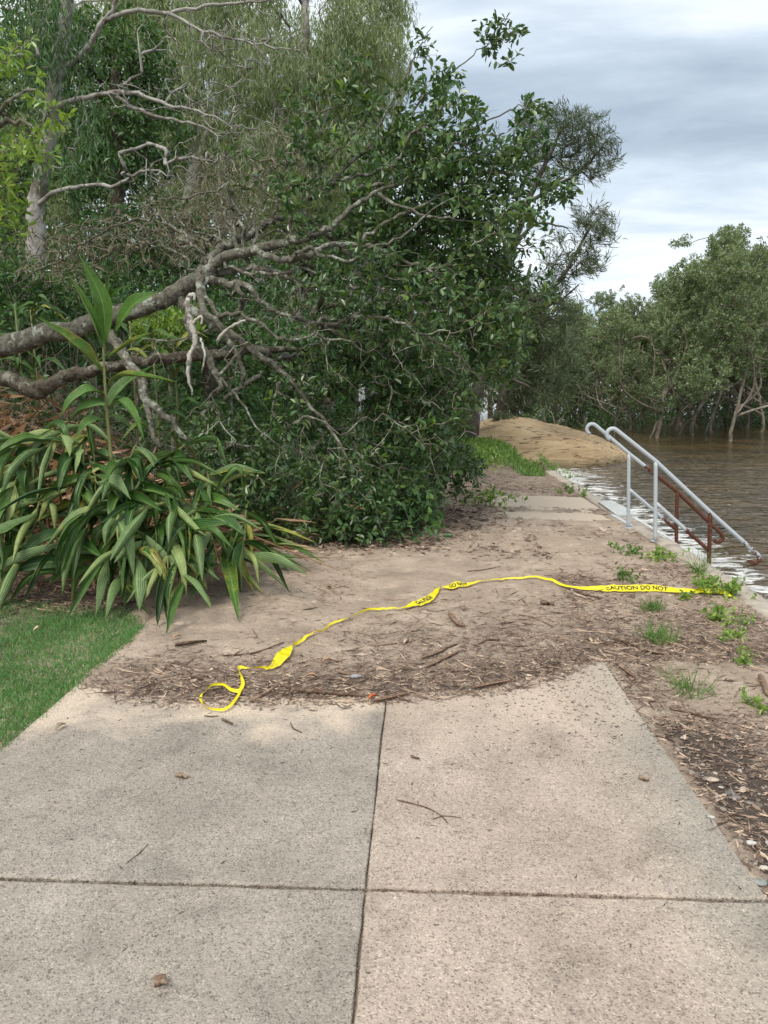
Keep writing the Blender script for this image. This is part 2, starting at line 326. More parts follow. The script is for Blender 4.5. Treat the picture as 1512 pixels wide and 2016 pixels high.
def rail_mat():
    m, Nn, K = newmat('painted_rusting_steel'); t = Nn.new('ShaderNodeTexCoord'); o = t.outputs['Object']
    a = Nn.new('ShaderNodeAttribute'); a.attribute_name = 'rust'
    f = mth(Nn, K, 'ADD', a.outputs['Fac'], mth(Nn, K, 'MULTIPLY', mth(Nn, K, 'SUBTRACT', noise(Nn, K, o, 16, 5, .7), .5), 1.3))
    fm = ramp(Nn, K, f, [(.47,0),(.54,1)])
    rust = ramp(Nn, K, noise(Nn, K, o, 45, 5, .7), [(.3,(.035,.012,.008)), (.55,(.10,.034,.018)), (.75,(.24,.12,.065))])
    c = mixc(Nn, K, fm, (.41,.45,.48), rust)
    return finish(m, Nn, K, c, ramp(Nn, K, fm, [(0,.4),(1,.85)]), .4, bump(Nn, K, mth(Nn, K, 'MULTIPLY', fm, noise(Nn, K, o, 120, 4)), .5, .004))
M_RAIL = rail_mat()
def simple(name, c, rough=.6, spec=.4, var=.12, s=20, trans=0, bs=.2):
    m, Nn, K = newmat(name); t = Nn.new('ShaderNodeTexCoord'); n_ = noise(Nn, K, t.outputs['Object'], s, 5, .6)
    cc = ramp(Nn, K, n_, [(.25, tuple(v*(1-var*2) for v in c)), (.5, c), (.75, tuple(min(1, v*(1+var)) for v in c))])
    return finish(m, Nn, K, cc, rough, spec, bump(Nn, K, n_, bs, .004), trans)
M_GRATE = simple('grey_grating', (.62,.63,.61), .5, .4, .15)
M_WHITE = simple('weathered_pale_steel', (.55,.58,.59), .45, .4, .12, 8)
M_TAPE = simple('yellow_tape', (.88,.78,.02), .35, .5, .05, 8, .25)
M_INK = simple('black_ink', (.02,.02,.02), .5, .4, .1)
M_WALL = simple('seawall_concrete', (.40,.35,.29), .9, .2, .25, 7)
M_STONE = simple('pebble', (.38,.36,.33), .8, .3, .3, 30)
M_POLE = simple('galvanised_post', (.55,.58,.62), .5, .4, .08)
def ginger_mat(name, stops, rough, tr):
    m, Nn, K = newmat(name); g = Nn.new('ShaderNodeNewGeometry'); t = Nn.new('ShaderNodeTexCoord'); a = Nn.new('ShaderNodeAttribute'); a.attribute_name = 'edge'
    # attribute: -1..1 across the blade, shifted by 4 on yellowing leaves
    old = mth(Nn, K, 'GREATER_THAN', a.outputs['Fac'], 2.0); v = mth(Nn, K, 'ABSOLUTE', mth(Nn, K, 'SUBTRACT', a.outputs['Fac'], mth(Nn, K, 'MULTIPLY', old, 4.0)))
    c = ramp(Nn, K, g.outputs['Random Per Island'], stops)
    nz = noise(Nn, K, t.outputs['Object'], 9, 5, .65)
    f = mth(Nn, K, 'ADD', mth(Nn, K, 'MULTIPLY', mth(Nn, K, 'POWER', v, 5.0), .22), mth(Nn, K, 'ADD', nz, mth(Nn, K, 'MULTIPLY', old, .20)))
    c = mixc(Nn, K, ramp(Nn, K, f, [(.72,0),(.90,.85)]), c, (.38,.37,.07))
    c = mixc(Nn, K, ramp(Nn, K, f, [(.90,0),(.96,.8)]), c, (.24,.15,.07))
    vein = mth(Nn, K, 'SINE', mth(Nn, K, 'MULTIPLY', v, 34.0)); vc = ramp(Nn, K, vein, [(0,.90),(1,1.10)])
    c = mixc(Nn, K, 1.0, c, vc, 'MULTIPLY'); c = mixc(Nn, K, ramp(Nn, K, v, [(.03,.75),(.09,0)]), c, (.26,.36,.12))
    st = ramp(Nn, K, noise(Nn, K, t.outputs['Object'], 24, 4, .65), [(.3,.78),(.7,1.15)]); c = mixc(Nn, K, 1.0, c, st, 'MULTIPLY')
    return finish(m, Nn, K, c, rough, .5, bump(Nn, K, mth(Nn, K, 'ADD', vein, mth(Nn, K, 'MULTIPLY', nz, 3.0)), .5, .003), tr)
M_GTOP = ginger_mat('ginger_leaf_face', [(0,(.03,.085,.02)), (.5,(.06,.15,.03)), (.8,(.11,.22,.04)), (.93,(.25,.34,.06)), (1,(.42,.42,.08))], .3, .15)
M_GUND = ginger_mat('ginger_leaf_underside', [(0,(.12,.20,.07)), (.6,(.19,.29,.10)), (.88,(.29,.38,.13)), (1,(.42,.43,.12))], .5, .15)
M_GNEW = ginger_mat('upright_leaf_face', [(0,(.06,.16,.03)), (.6,(.11,.24,.04)), (1,(.2,.34,.06))], .3, .3)
M_GSTEM = simple('ginger_stem', (.17,.17,.06), .5, .4, .3, 12)

# ------------------------------------------------------------------ terrain
EDGE_X = np.array([-3, -1.75, -1.48, -1.02, -.6, -.2, .15, .45, .8, 1.05, 3]); EDGE_Y = np.array([3.6, 3.62, 3.47, 3.44, 3.47, 3.52, 3.60, 3.68, 3.92, 4.2, 4.2])
def shore(Y): return 2.37 + .28*sst(13, 17, Y) + .9*sst(17, 20, Y) - 3.2*sst(28, 42, Y)
def hgt(X, Y):
    X = np.asarray(X, float); Y = np.asarray(Y, float)
    n = fbm(X*2.1, Y*2.1, 5); nf = fbm(X*11, Y*11, 9, 3)
    z = .010 + .035*(n-.35) + .022*(nf-.5)
    # bare slab in front
    e = np.interp(X, EDGE_X, EDGE_Y) + .10*(fbm(X*7, Y*7, 21)-.5)
    onp = (X > -1.76) & (X < 1.06)
    cover = sst(-.08, .22, Y-e)
    zs = -.022 + cover*(.022+.008+.04*(n-.32)+.026*(nf-.5)+.012*(fbm(X*24, Y*24, 13, 2)-.5))
    z = np.where(onp, zs, z)
    # left lawn soil, right dirt a little below slab top
    z = np.where((X >= 1.06), -.022+.03*(n-.3)+.035*(nf-.5)+.02*sst(3.5, 6, Y), z)
    z = np.where((X <= -1.76), -.012+.02*(n-.4), z)
    # slab strips showing further on
    for ya, yb, xa, xb in ((9.05, 9.45, .75, 2.2), (10.0, 10.95, .8, 2.3)):
        yk = Y + .18*(X-1)
        k = sst(ya-.05, ya+.06, yk)*sst(yb+.1, yb-.05, yk)*sst(xa, xa+.3, X)*sst(xb+.1, xb-.2, X)
        z = z - k*.05
    # bank on the left
    bk = sst(.0, 5.0, -X-1.9-.02*(Y-6))*sst(5.2, 11.5, Y)
    z = z + 2.7*bk + .35*(fbm(X*.8, Y*.8, 3)-.5)*sst(.1, .5, bk)
    z = z + sst(.0, 6, -X+.6)*sst(16, 26, Y)*1.3*(1-sst(.2, .8, bk)) + 2.2*sst(2, 30, -X)*sst(12, 60, Y)
    z = z + .25*sst(14, 22, Y)*sst(3.2, 1.6, X)
    # shore
    sh = shore(Y)
    z = np.where(X > sh-.02, np.minimum(z, -.06-1.1*sst(0, .5, X-sh)), z)
    soft = sst(13.2, 15, Y)
    z = z - soft*.45*sst(-.9, .05, X-sh)*(X <= sh)
    far = sst(70, 110, np.hypot(X, Y)); z = z*(1-far)+(-1.2)*far
    return z
def axis_(segs):
    out = []
    for a, b, s_ in segs: out += list(np.arange(a, b, s_))
    return np.array(out+[segs[-1][1]])
gx = axis_([(-600,-100,100),(-100,-30,10),(-30,-8,1.2),(-8,-2.6,.2),(-2.6,2.7,.032),(2.7,6,.3),(6,30,2.5),(30,100,12),(100,600,100)])
gy = axis_([(-600,-60,120),(-60,-6,10),(-6,1.2,.6),(1.2,7.4,.034),(7.4,16,.1),(16,40,.5),(40,100,5),(100,600,100)])
GX, GY = np.meshgrid(gx, gy)
GZ = hgt(GX, GY)
def litter_mask(X, Y):
    e = np.interp(X, EDGE_X, EDGE_Y)
    d = Y-e
    m = .9*sst(-.1, .05, d)*sst(1.0, .15, d)*sst(-2.2,-1.2,X)
    m = np.maximum(m, .62*sst(-.05, .3, d)*sst(2.3, .6, d)*sst(-1.2, .2, X)*(.5+fbm(X*1.6, Y*1.6, 31)))
    m = np.maximum(m, .30*np.clip(2.2*(fbm(X*1.3+3, Y*1.3, 33)-.36), 0, 1)*(d > 0))
    rgt = sst(1.0, 1.15, X)
    m = np.maximum(m, rgt*np.clip(1.6*(fbm(X*2+8, Y*2, 35)-.38)+.15, 0, 1))
    m = np.maximum(m, rgt*1.15*sst(2.05, 1.2, abs(Y-2.5)*1.6)*sst(.9, .2, X-1.05))
    m = np.maximum(m, sst(10.8, 11.6, Y)*.8)
    m = np.maximum(m, sst(-1.9, -2.3, X)*.9)
    m = np.maximum(m, sst(.8, -.4, X-.33*(Y-7.2)-.0)*sst(6.6, 7.4, Y)*.85)
    return m
LIT = litter_mask(GX, GY)
a = Acc(); a.grid(np.stack([GX, GY, GZ], -1), 0, LIT)
ground = a.build('ground', M_GROUND, None, True, 'litter'); tag(ground, kind='structure')

# path slabs with real joints
def slab(acc, x0, x1, y0, y1, seed):
    rng = np.random.default_rng(seed); n = 40
    c = []
    for (ax_, ay, bx, by) in ((x0,y0,x1,y0),(x1,y0,x1,y1),(x1,y1,x0,y1),(x0,y1,x0,y0)):
        t_ = np.linspace(0, 1, n, endpoint=False); px = ax_+(bx-ax_)*t_; py = ay+(by-ay)*t_
        wob = (vn(t_*14, seed+px*0, 7)-.5)*.007+(vn(t_*60, seed+px*0, 8)-.5)*.004; wob[0] = 0
        L_ = math.hypot(bx-ax_, by-ay); nx, ny = -(by-ay)/L_, (bx-ax_)/L_
        c.append(np.stack([px+nx*wob, py+ny*wob], -1))
    c = np.concatenate(c); m = len(c); ctr = c.mean(0)
    def ring(inset, z):
        q = c.copy(); pass
        d = nrm(np.concatenate([np.sign(ctr-q)*1.0], 0)); 
        sx = np.where(abs(q[:, 0]-x0) < .02, 1, np.where(abs(q[:, 0]-x1) < .02, -1, 0)); sy = np.where(abs(q[:, 1]-y0) < .02, 1, np.where(abs(q[:, 1]-y1) < .02, -1, 0))
        return np.column_stack([q[:, 0]+sx*inset, q[:, 1]+sy*inset, np.full(m, z)])
    V = np.concatenate([ring(0, -.1), ring(0, -.006), ring(.003, -.0015), ring(.009, 0)])
    i = np.arange(m); k = (i+1) % m; fl = []
    for r_ in range(3): fl.append(np.stack([r_*m+i, r_*m+k, (r_+1)*m+k, (r_+1)*m+i], -1).ravel())
    fl.append(3*m+i); acc.add(V, np.concatenate(fl), np.concatenate([np.full(3*m, 4), [m]]))
a = Acc(); sy_ = [-3.6, -.78, 2.122, 5.05, 7.98, 10.9]
for i in range(5):
    for j, (xa, xb) in enumerate(((-1.745, -.1535), (-.1475, 1.05))):
        slab(a, xa, xb, sy_[i]+.009, sy_[i+1]-.009, i*2+j)
for i, (ya, yb) in enumerate(((7.99, 9.4), (9.42, 10.9))): slab(a, 1.06, 2.30, ya, yb, 20+i)
path = a.build('path', M_CONC, None, False); tag(path, kind='structure')

# lawn: soil strip is the ground; blades are one stuff object
rng = np.random.default_rng(4)
def lawn_edge(Y): return -1.74-.05*(vn(Y*6, Y*0, 3)-.5)-.25*sst(4.5, 5.1, Y)
n = 125000
X = -1.70-np.abs(rng.random(n)**1.25)*3.2; Y = 1.9+rng.random(n)*3.35
top = 4.95+.25*vn(X*2.5, X*0, 5)+.22*sst(-1.9,-3.2,X)
k = (X < lawn_edge(Y)+rng.normal(0,.018,n)+.07*rng.random(n)**6) & (Y < top+rng.normal(0,.05,n)); X = X[k]; Y = Y[k]; n = len(X)
cl = fbm(X*5, Y*5, 44); k = rng.random(n) < np.clip(.45+1.6*(fbm(X*3, Y*3, 46)-.25), 0, 1); X = X[k]; Y = Y[k]; cl = cl[k]; n = len(X)
ang = rng.random(n)*6.28; lean = rng.random(n)**.7*1.1
ax_ = np.stack([np.cos(ang)*lean, np.sin(ang)*lean, np.ones(n)], -1)
a = Acc(); leaves(a, np.stack([X, Y, hgt(X, Y)-.005], -1), ax_, np.stack([np.sin(ang), -np.cos(ang), 0*ang], -1)+rng.normal(0,.5,(n,3)), (.022+.028*rng.random(n))*(.7+.7*cl), .0030+.0018*rng.random(n), LEAF_BLADE)
leaves(a, np.stack([X, Y, hgt(X, Y)-.002], -1)[:3500], ax_[:3500]*[1.6,1.6,.6], rng.normal(size=(3500,3)), .03+.03*rng.random(3500), .0026, LEAF_BLADE, 1)
g = a.build('lawn_grass', [M_GRASS, M_STRAW], None, False); tag(g, 'short bright green lawn beside the left edge of the path', 'grass', None, 'stuff')

# sea wall on the water side
a = Acc(); ys = np.linspace(-4, 14.2, 260); xs = 2.33+.02*(fbm(ys*2, ys*0, 60)-.5)
zt = -.005+.05*(fbm(ys*3, ys*0+5, 61)-.5); wd = .20+.05*(fbm(ys*4, ys*0+9, 62)-.5)
prof = [(0, -1.0), (0, 0), (.03, .012), (.5, .014), (.95, .008), (1, -.02), (1.02, -1.2)]
Vg = np.array([[(x+u*w_, y, (z+v) if v > -.9 else v) for u, v in prof] for x, y, z, w_ in zip(xs, ys, zt, wd)])
a.grid(Vg, 0, None, True); wl = a.build('sea_wall', M_WALL); tag(wl, 'low pale concrete sea wall edging the water', 'sea wall')

# water
wx = axis_([(1.4,9,.06),(9,24,.3),(24,60,3),(60,600,60)]); wy = axis_([(-200,-20,20),(-20,3,1.5),(3,22,.06),(22,50,.35),(50,120,6),(120,600,60)])
wx = np.concatenate([axis_([(-30,-2,7),(-2,1.4,.85)])[:-1], wx])
WX, WY = np.meshgrid(wx, wy)
fade = sst(60, 20, WY)*sst(30, 8, WX)
WZ = -.30+fade*(.035*(fbm(WX*1.5+WY*.5, WY*2.6-WX*.4, 70, 3)-.5)+.030*(fbm(WX*3.3-WY, WY*5.2, 72, 3)-.5))
FO = sst(2.6, .0, WX-shore(WY))*sst(3, 8, WY)*sst(26, 16, WY)*1.05
FO = np.maximum(FO, sst(1.4,.2,abs(WX-3.9-.35*(7-WY)))*sst(4,6,WY)*sst(10,7,WY)*.6)
FO = np.maximum(FO, .28*sst(22,14,WY)*(WX > 2.3))
a = Acc(); a.grid(np.stack([WX, WY, WZ], -1), 0, FO); wt = a.build('water', M_WATER, None, True, 'foam'); tag(wt, kind='structure')

# ------------------------------------------------------------------ sandstone rock shelf
a = Acc(); c0 = G(1075, 900, -.3)
us = np.linspace(0, 1, 190); vs = np.linspace(0, 1, 150)
U, Vv = np.meshgrid(us, vs)
X = -.3+U*6.8; Y = 17.2+Vv*7.5
ex = (X-2.2)/3.9; ey = (Y-21)/3.4
r2 = ex**2*(1+.25*ex)+ey**2+.25*(fbm(X*.8, Y*.8, 81)-.5)
Z = -.42+1.17*np.sqrt(np.clip(1-r2, 0, 1))**.9*(1-.30*np.clip((X-2.6)/3.2,0,1))*(1-.5*np.clip((2.2-X)/2,0,1))
led = 5*(Z+.25*fbm(X*.6, Y*.8, 83)); Z += .16*(fbm(X*.7, Y*1.3, 82)-.5)+.035*(np.abs((led % 1)-.5)-.25)+.025*(fbm(X*5, Y*7, 84)-.5)
Z = np.where(r2 > .97, Z-.9*(r2-.97), Z)
a.grid(np.stack([X, Y, Z], -1)); rk = thing('rock', 'broad rounded orange sandstone rock sloping into the water', 'rock', (2.6, 21, -.3)); part(a, 'rock_surface', M_ROCK, rk)
for i, (px, py, r_) in enumerate(((1085,908,.35),(1110,905,.28),(1062,903,.3),(1215,893,.3))):
    c = G(px, py, -.25); a = Acc(); rs = np.linspace(0, math.pi/2, 8); th = np.linspace(0, 2*math.pi, 19)
    Vg = np.array([[(c[0]+r_*1.5*math.sin(q)*math.cos(t)*(1+.3*vn(q*2+i, t*1.2, 5)), c[1]+r_*math.sin(q)*math.sin(t), -.42+.42*math.cos(q)*(1+.3*vn(t, q, i))*r_*2.4) for t in th] for q in rs])
    a.grid(Vg); s_ = a.build('boulder', M_ROCK)
    tag(s_, ['low wet boulder in the foam at the foot of the sandstone','flat wet boulder right of the first at the sandstone foot','small wet boulder nearest the bank below the sandstone','dark wet boulder at the water end of the sandstone'][i], 'boulder', 'boulders at the foot of the sandstone')

# ------------------------------------------------------------------ growth engine
class Skel:
    def __init__(s, seed): s.p = np.zeros((80000, 3)); s.par = np.full(80000, -1); s.n = 0; s.ch = []; s.rng = np.random.default_rng(seed); s.w = np.zeros(80000); s.fix = {}; s.r0 = None
    def chain(s, pts, parent=-1, rad=None, tip=1.0):
        ids = []
        for q in pts: s.p[s.n] = q; s.par[s.n] = parent; parent = s.n; ids.append(s.n); s.n += 1
        full = ([s.par[ids[0]]] if s.par[ids[0]] >= 0 else [])+ids
        s.ch.append((full, rad)); s.w[ids[-1]] += tip
        return ids
    def near(s, t): d = ((s.p[:s.n]-t)**2).sum(1); return int(np.argmin(d))
    def limb(s, pts, rad, parent=None, sub=5, wob=.012):
        pts = np.array(pts, float); m = len(pts); tt = np.linspace(0, m-1, (m-1)*sub+1)
        # catmull-rom
        e = np.vstack([2*pts[0]-pts[1], pts, 2*pts[-1]-pts[-2]]); out = []
        for t in tt:
            i = min(int(t), m-2); f = t-i; a_, b_, c_, d_ = e[i:i+4]
            out.append(.5*((2*b_)+(-a_+c_)*f+(2*a_-5*b_+4*c_-d_)*f*f+(-a_+3*b_-3*c_+d_)*f**3))
        out = np.array(out)+s.rng.normal(0, wob, (len(tt), 3)); out[0] = pts[0]
        rd = np.interp(tt, np.arange(m), np.broadcast_to(rad, (m,)) if not np.isscalar(rad) else [rad]*m)
        par = -1 if parent is None else s.near(out[0])
        if par >= 0: out = out[1:] if np.linalg.norm(s.p[par]-out[0]) < .02 else out; rd = rd[-len(out):]
        ids = s.chain(out, par, None)
        s.ch[-1] = (s.ch[-1][0], np.concatenate([[rd[0]], rd]) if par >= 0 else rd); return ids
    def grow(s, targets, root, step=.14, wob=.25, curve=.45, sag=0, tipw=1.0, order=True, upk=0):
        """connect every target to the closest existing wood, working outwards"""
        T = np.asarray(targets, float)
        if order: T = T[np.argsort(((T-root)**2).sum(1)*(1+.25*s.rng.random(len(T))))]
        tips = []
        for t in T:
            P_ = s.p[:s.n]; d = P_-t; dist = np.sqrt((d**2).sum(1))
            dr = np.linalg.norm(t-root); behind = np.maximum(0, np.linalg.norm(P_-root, axis=1)-dr)
            i = int(np.argmin(dist+1.5*behind+ (upk*np.maximum(0, P_[:, 2]-t[2]) if upk else 0)))
            p0 = s.p[i]; L = dist[i]
            if L < step*.6: continue
            k = max(2, int(L/step)); pi = s.par[i]; dr_ = nrm(p0-s.p[pi]) if pi >= 0 else np.array([0, 0, 1.])
            c1 = p0+dr_*L*curve+s.rng.normal(0, wob*L*.35, 3); tt = np.linspace(0, 1, k+1)[1:, None]
            pts = (1-tt)**2*p0+2*(1-tt)*tt*c1+tt**2*t; pts[:, 2] -= sag*L*(tt[:, 0]**2)*0
            pts[:-1] += s.rng.normal(0, wob*step*.35, (k-1, 3))
            ids = s.chain(pts, i, None, tipw); tips.append((ids[-1], nrm(pts[-1]-(pts[-2] if k > 1 else p0))))
        return tips
    def radii(s, rt_=.0025, ex=.5, rmax=.5):
        c = s.w[:s.n].copy()
        for i in range(s.n-1, -1, -1):
            if s.par[i] >= 0: c[s.par[i]] += c[i]
        s.r = np.minimum(rt_*np.maximum(c, 1)**ex, rmax); return s.r
    def tubes(s, acc, lo=0, hi=9, skip_fixed=True, lump=0, smin=3, taper=.55):
        for full, rd in s.ch:
            if rd is not None:
                if skip_fixed: continue
                r_ = rd
            else:
                r_ = s.r[full].copy()
                if len(r_) > 1 : r_[0] = min(r_[0], r_[1]*1.25); r_[-1] *= taper
            m = r_.max()
            if not (lo <= m < hi): continue
            acc.tube(s.p[full], r_, 3 if m < .006 else (5 if m < .02 else 8), cap=m > .01, lump=lump if m > .02 else 0, seed=len(full))
def inside(rng, ells, n, shell=.35, zmin=None, noise_s=None, thr=.42, seed=0):
    """points in a union of ellipsoids given as (centre, radii)"""
    vol = np.array([np.prod(e[1]) for e in ells]); pr = vol**.8; pr = pr/pr.sum(); out = []
    while len(out) < n:
        i = rng.choice(len(ells), p=pr); c, r_ = ells[i]; d = nrm(rng.normal(size=3)); q = rng.random()**shell
        p = np.asarray(c)+d*q*np.asarray(r_)
        if zmin is not None and p[2] < (zmin(p[0], p[1]) if callable(zmin) else zmin): continue
        if noise_s and .5*(vn(p[0]*noise_s, p[2]*noise_s, seed)+vn(p[1]*noise_s, p[2]*noise_s+5, seed+1)) < thr: continue
        out.append(p)
    return np.array(out)
def E(px, py, Y, rx, ry, rY):
    """ellipsoid from a reading of the photograph at real distance Y"""
    s_ = Y/FPX; return (P(px, py, Y), (rx*s_, rY, ry*s_))
def sprays(acc, rng, tips, pos, k, spread, L, W, tm, mi=0, up=.5, droop=0, back=.5, fwdk=.6, mix=None):
    ids = np.array([t[0] for t in tips]); D = np.array([t[1] for t in tips]); Pp = pos[ids]
    n = len(ids); rep = np.repeat(np.arange(n), k); d = D[rep]; p = Pp[rep]
    m = len(rep); ra = nrm(rng.normal(size=(m, 3))); ra = nrm(ra-d*(ra*d).sum(1, keepdims=True)*.8)
    p = p-d*(rng.random((m, 1))*back*spread)+ra*rng.random((m, 1))*spread*.25
    ax__ = nrm(d*fwdk+ra*1.0+np.array([0, 0, up-droop])); nn = rng.normal(0, .55, (m, 3))+np.array([0, 0, 1.0])
    LL = L*(.65+.6*rng.random(m)); leaves(acc, p, ax__, nn, LL, LL*W, tm, mi)

# ------------------------------------------------------------------ fallen tree across the bank and path
rng = np.random.default_rng(11)
ft = thing('fallen_tree', 'big storm-felled broadleaf tree lying from the left with its crown on the path', 'tree', P(-300, 760, 7.7))
sk = Skel(12)
m_ = 1/FPX
def PP(*l): return [P(*q) for q in l]
# trunk and traced limbs: (px, py, Y)
tr = PP((-560,800,8.6),(-330,745,8.2),(-120,705,7.9),(0,680,7.7),(110,655,7.6),(200,632,7.5),(300,595,7.5),(360,568,7.5),(395,545,7.5))
i0 = sk.limb(tr, [.17,.14,.115,.10,.095,.088,.082,.078,.07])
L1 = PP((395,545,7.5),(430,515,7.45),(480,495,7.4),(540,483,7.4),(600,470,7.45),(650,447,7.5),(690,412,7.6),(745,380,7.7),(820,340,7.8),(900,300,8.0))
L2 = PP((395,540,7.5),(415,510,7.6),(455,478,7.7),(500,460,7.8),(545,430,7.9),(590,405,8),(640,370,8.1),(720,300,8.2),(800,230,8.3),(860,165,8.4),(930,110,8.4),(975,75,8.4))
L3 = PP((400,548,7.5),(450,555,7.4),(490,565,7.3),(515,595,7.2),(560,620,7.2),(640,640,7.3))
L4 = PP((500,490,7.4),(540,510,7.2),(600,505,7.2),(640,485,7.3),(700,480,7.4),(770,500,7.5),(840,525,7.6),(950,520,7.8),(1040,545,8.0))
L5 = PP((420,540,7.5),(470,530,7.5),(540,535,7.4),(620,560,7.4),(720,570,7.6),(830,600,7.8),(960,640,8.1))
L6 = PP((470,500,7.4),(455,450,7.5),(440,410,7.6),(430,370,7.7),(435,300,7.8))
L7 = PP((490,450,7.8),(475,420,7.8),(450,400,7.9),(432,370,7.9),(430,330,8.))
L8 = PP((640,370,8.1),(690,350,8.1),(780,330,8.2),(900,270,8.3),(1000,220,8.3),(1040,200,8.4))
L9 = PP((700,480,7.4),(760,440,7.5),(840,400,7.7),(960,340,8),(1060,360,8.2),(1110,380,8.3))
L10= PP((360,600,7.5),(420,640,7.4),(500,690,7.3),(580,760,7.3),(660,860,7.3),(700,930,7.2))
L11= PP((640,640,7.3),(760,700,7.6),(860,780,8.2),(900,880,9.0))
L12= PP((720,300,8.2),(760,220,8.3),(800,150,8.4),(830,90,8.4),(850,50,8.4))
for L_, r_ in ((L1,[.07,.066,.062,.056,.05,.045,.038,.03,.022,.014]),(L2,[.065,.06,.055,.048,.042,.037,.032,.026,.02,.015,.010,.006]),(L3,[.05,.045,.04,.035,.03,.02]),
               (L4,[.04,.038,.036,.033,.03,.026,.022,.016,.01]),(L5,[.04,.036,.032,.027,.022,.018,.01]),(L6,[.026,.024,.02,.014,.006]),(L7,[.02,.018,.015,.012,.006]),
               (L8,[.026,.024,.02,.016,.011,.006]),(L9,[.024,.022,.02,.016,.012,.007]),(L10,[.06,.05,.042,.034,.026,.014]),(L11,[.028,.022,.018,.01]),(L12,[.02,.018,.014,.01,.006])):
    sk.limb(L_, list(np.array(r_)*np.linspace(.84, .55, len(r_))), True)
for q_, ra, rb in (([(489,522,7.45),(478,461,7.5),(461,422,7.55),(450,389,7.6),(444,344,7.6),(442,300,7.6),(461,278,7.6)],.019,.005),([(500,478,7.4),(503,444,7.4),(489,400,7.4),(472,361,7.4)],.015,.005),([(533,440,7.8),(545,389,7.8),(556,333,7.8),(590,290,7.8),(600,240,7.8)],.016,.004),
  ([(556,517,7.2),(606,490,7.1),(667,511,7.1),(739,483,7.2),(806,456,7.3),(860,400,7.4)],.022,.007),([(444,528,7.4),(528,539,7.3),(611,528,7.2),(656,556,7.1),(700,533,7.1)],.02,.007),([(400,560,7.4),(433,617,7.1),(500,628,7.0),(556,667,6.95),(639,661,6.95),(722,694,7.0)],.024,.007),
  ([(455,410,7.5),(444,367,7.5),(356,394,7.4),(278,406,7.4),(194,444,7.4)],.012,.004),([(420,515,7.5),(380,480,7.6),(330,440,7.7),(290,425,7.8),(183,470,7.9),(111,511,8.0),(17,567,8.1)],.018,.006),([(395,545,7.5),(350,500,7.8),(280,470,8),(200,455,8.1),(100,440,8.2)],.014,.004),
  ([(600,405,8),(640,330,8.),(700,260,8.1),(740,190,8.2),(700,150,8.2)],.018,.004),([(745,380,7.7),(820,420,7.5),(900,430,7.5),(980,450,7.6)],.018,.005),([(640,640,7.3),(720,620,7.1),(800,640,7.0),(900,700,7.2),(960,760,7.5)],.018,.005),([(430,740,6.9),(480,800,6.9),(520,860,6.8),(560,880,6.8)],.013,.004)):
    sk.limb(PP(*q_), list(np.linspace(ra, rb, len(q_))), True, wob=.018)
a = Acc()
for j, (full, rd) in enumerate(sk.ch[:1]): a.tube(sk.p[full], rd, 14, lump=.14, seed=j+3)
part(a, 'trunk', M_BARK, ft)
for j, (full, rd) in enumerate(sk.ch[1:]):
    a = Acc(); a.tube(sk.p[full], rd, 9, lump=.13, seed=j+20); part(a, 'limb', M_BARK, ft)
# lower second stem with its bend
s2 = Skel(13)
s2.limb(PP((-520,820,8.4),(-260,770,8.0),(-90,742,7.6),(0,745,7.3),(40,757,7.2),(75,768,7.15),(115,748,7.15),(180,728,7.2),(260,715,7.3),(340,706,7.4),(420,700,7.5),(500,690,7.6),(600,690,7.8)), [.13,.11,.09,.07,.068,.082,.06,.055,.052,.05,.048,.04,.02])
a = Acc(); a.tube(s2.p[s2.ch[0][0]], s2.ch[0][1], 12, lump=.22, seed=5); part(a, 'stem', M_BARKD, ft)
for L_, r_ in ((PP((215,655,7.4),(245,695,7.2),(275,745,7.0),(292,790,6.9),(325,820,6.9),(370,870,6.9)),[.05,.048,.044,.04,.034,.02]),
               (PP((290,790,6.9),(300,840,6.85),(312,880,6.8)),[.03,.026,.02]),(PP((370,625,7.1),(382,660,7.0),(405,700,7.0),(430,740,6.9),(432,775,6.9)),[.045,.04,.038,.03,.02]),
               (PP((395,545,7.4),(400,600,7.2),(430,640,7.1),(470,700,7.1),(480,760,7.1)),[.04,.036,.03,.024,.014]),
               (PP((470,620,7.1),(480,580,7.0),(460,560,7.0)),[.026,.024,.02])):
    q = Skel(77); q.limb(L_, r_); a = Acc(); a.tube(q.p[q.ch[0][0]], q.ch[0][1], 8, lump=.15, seed=3); part(a, 'limb', M_BARK, ft)
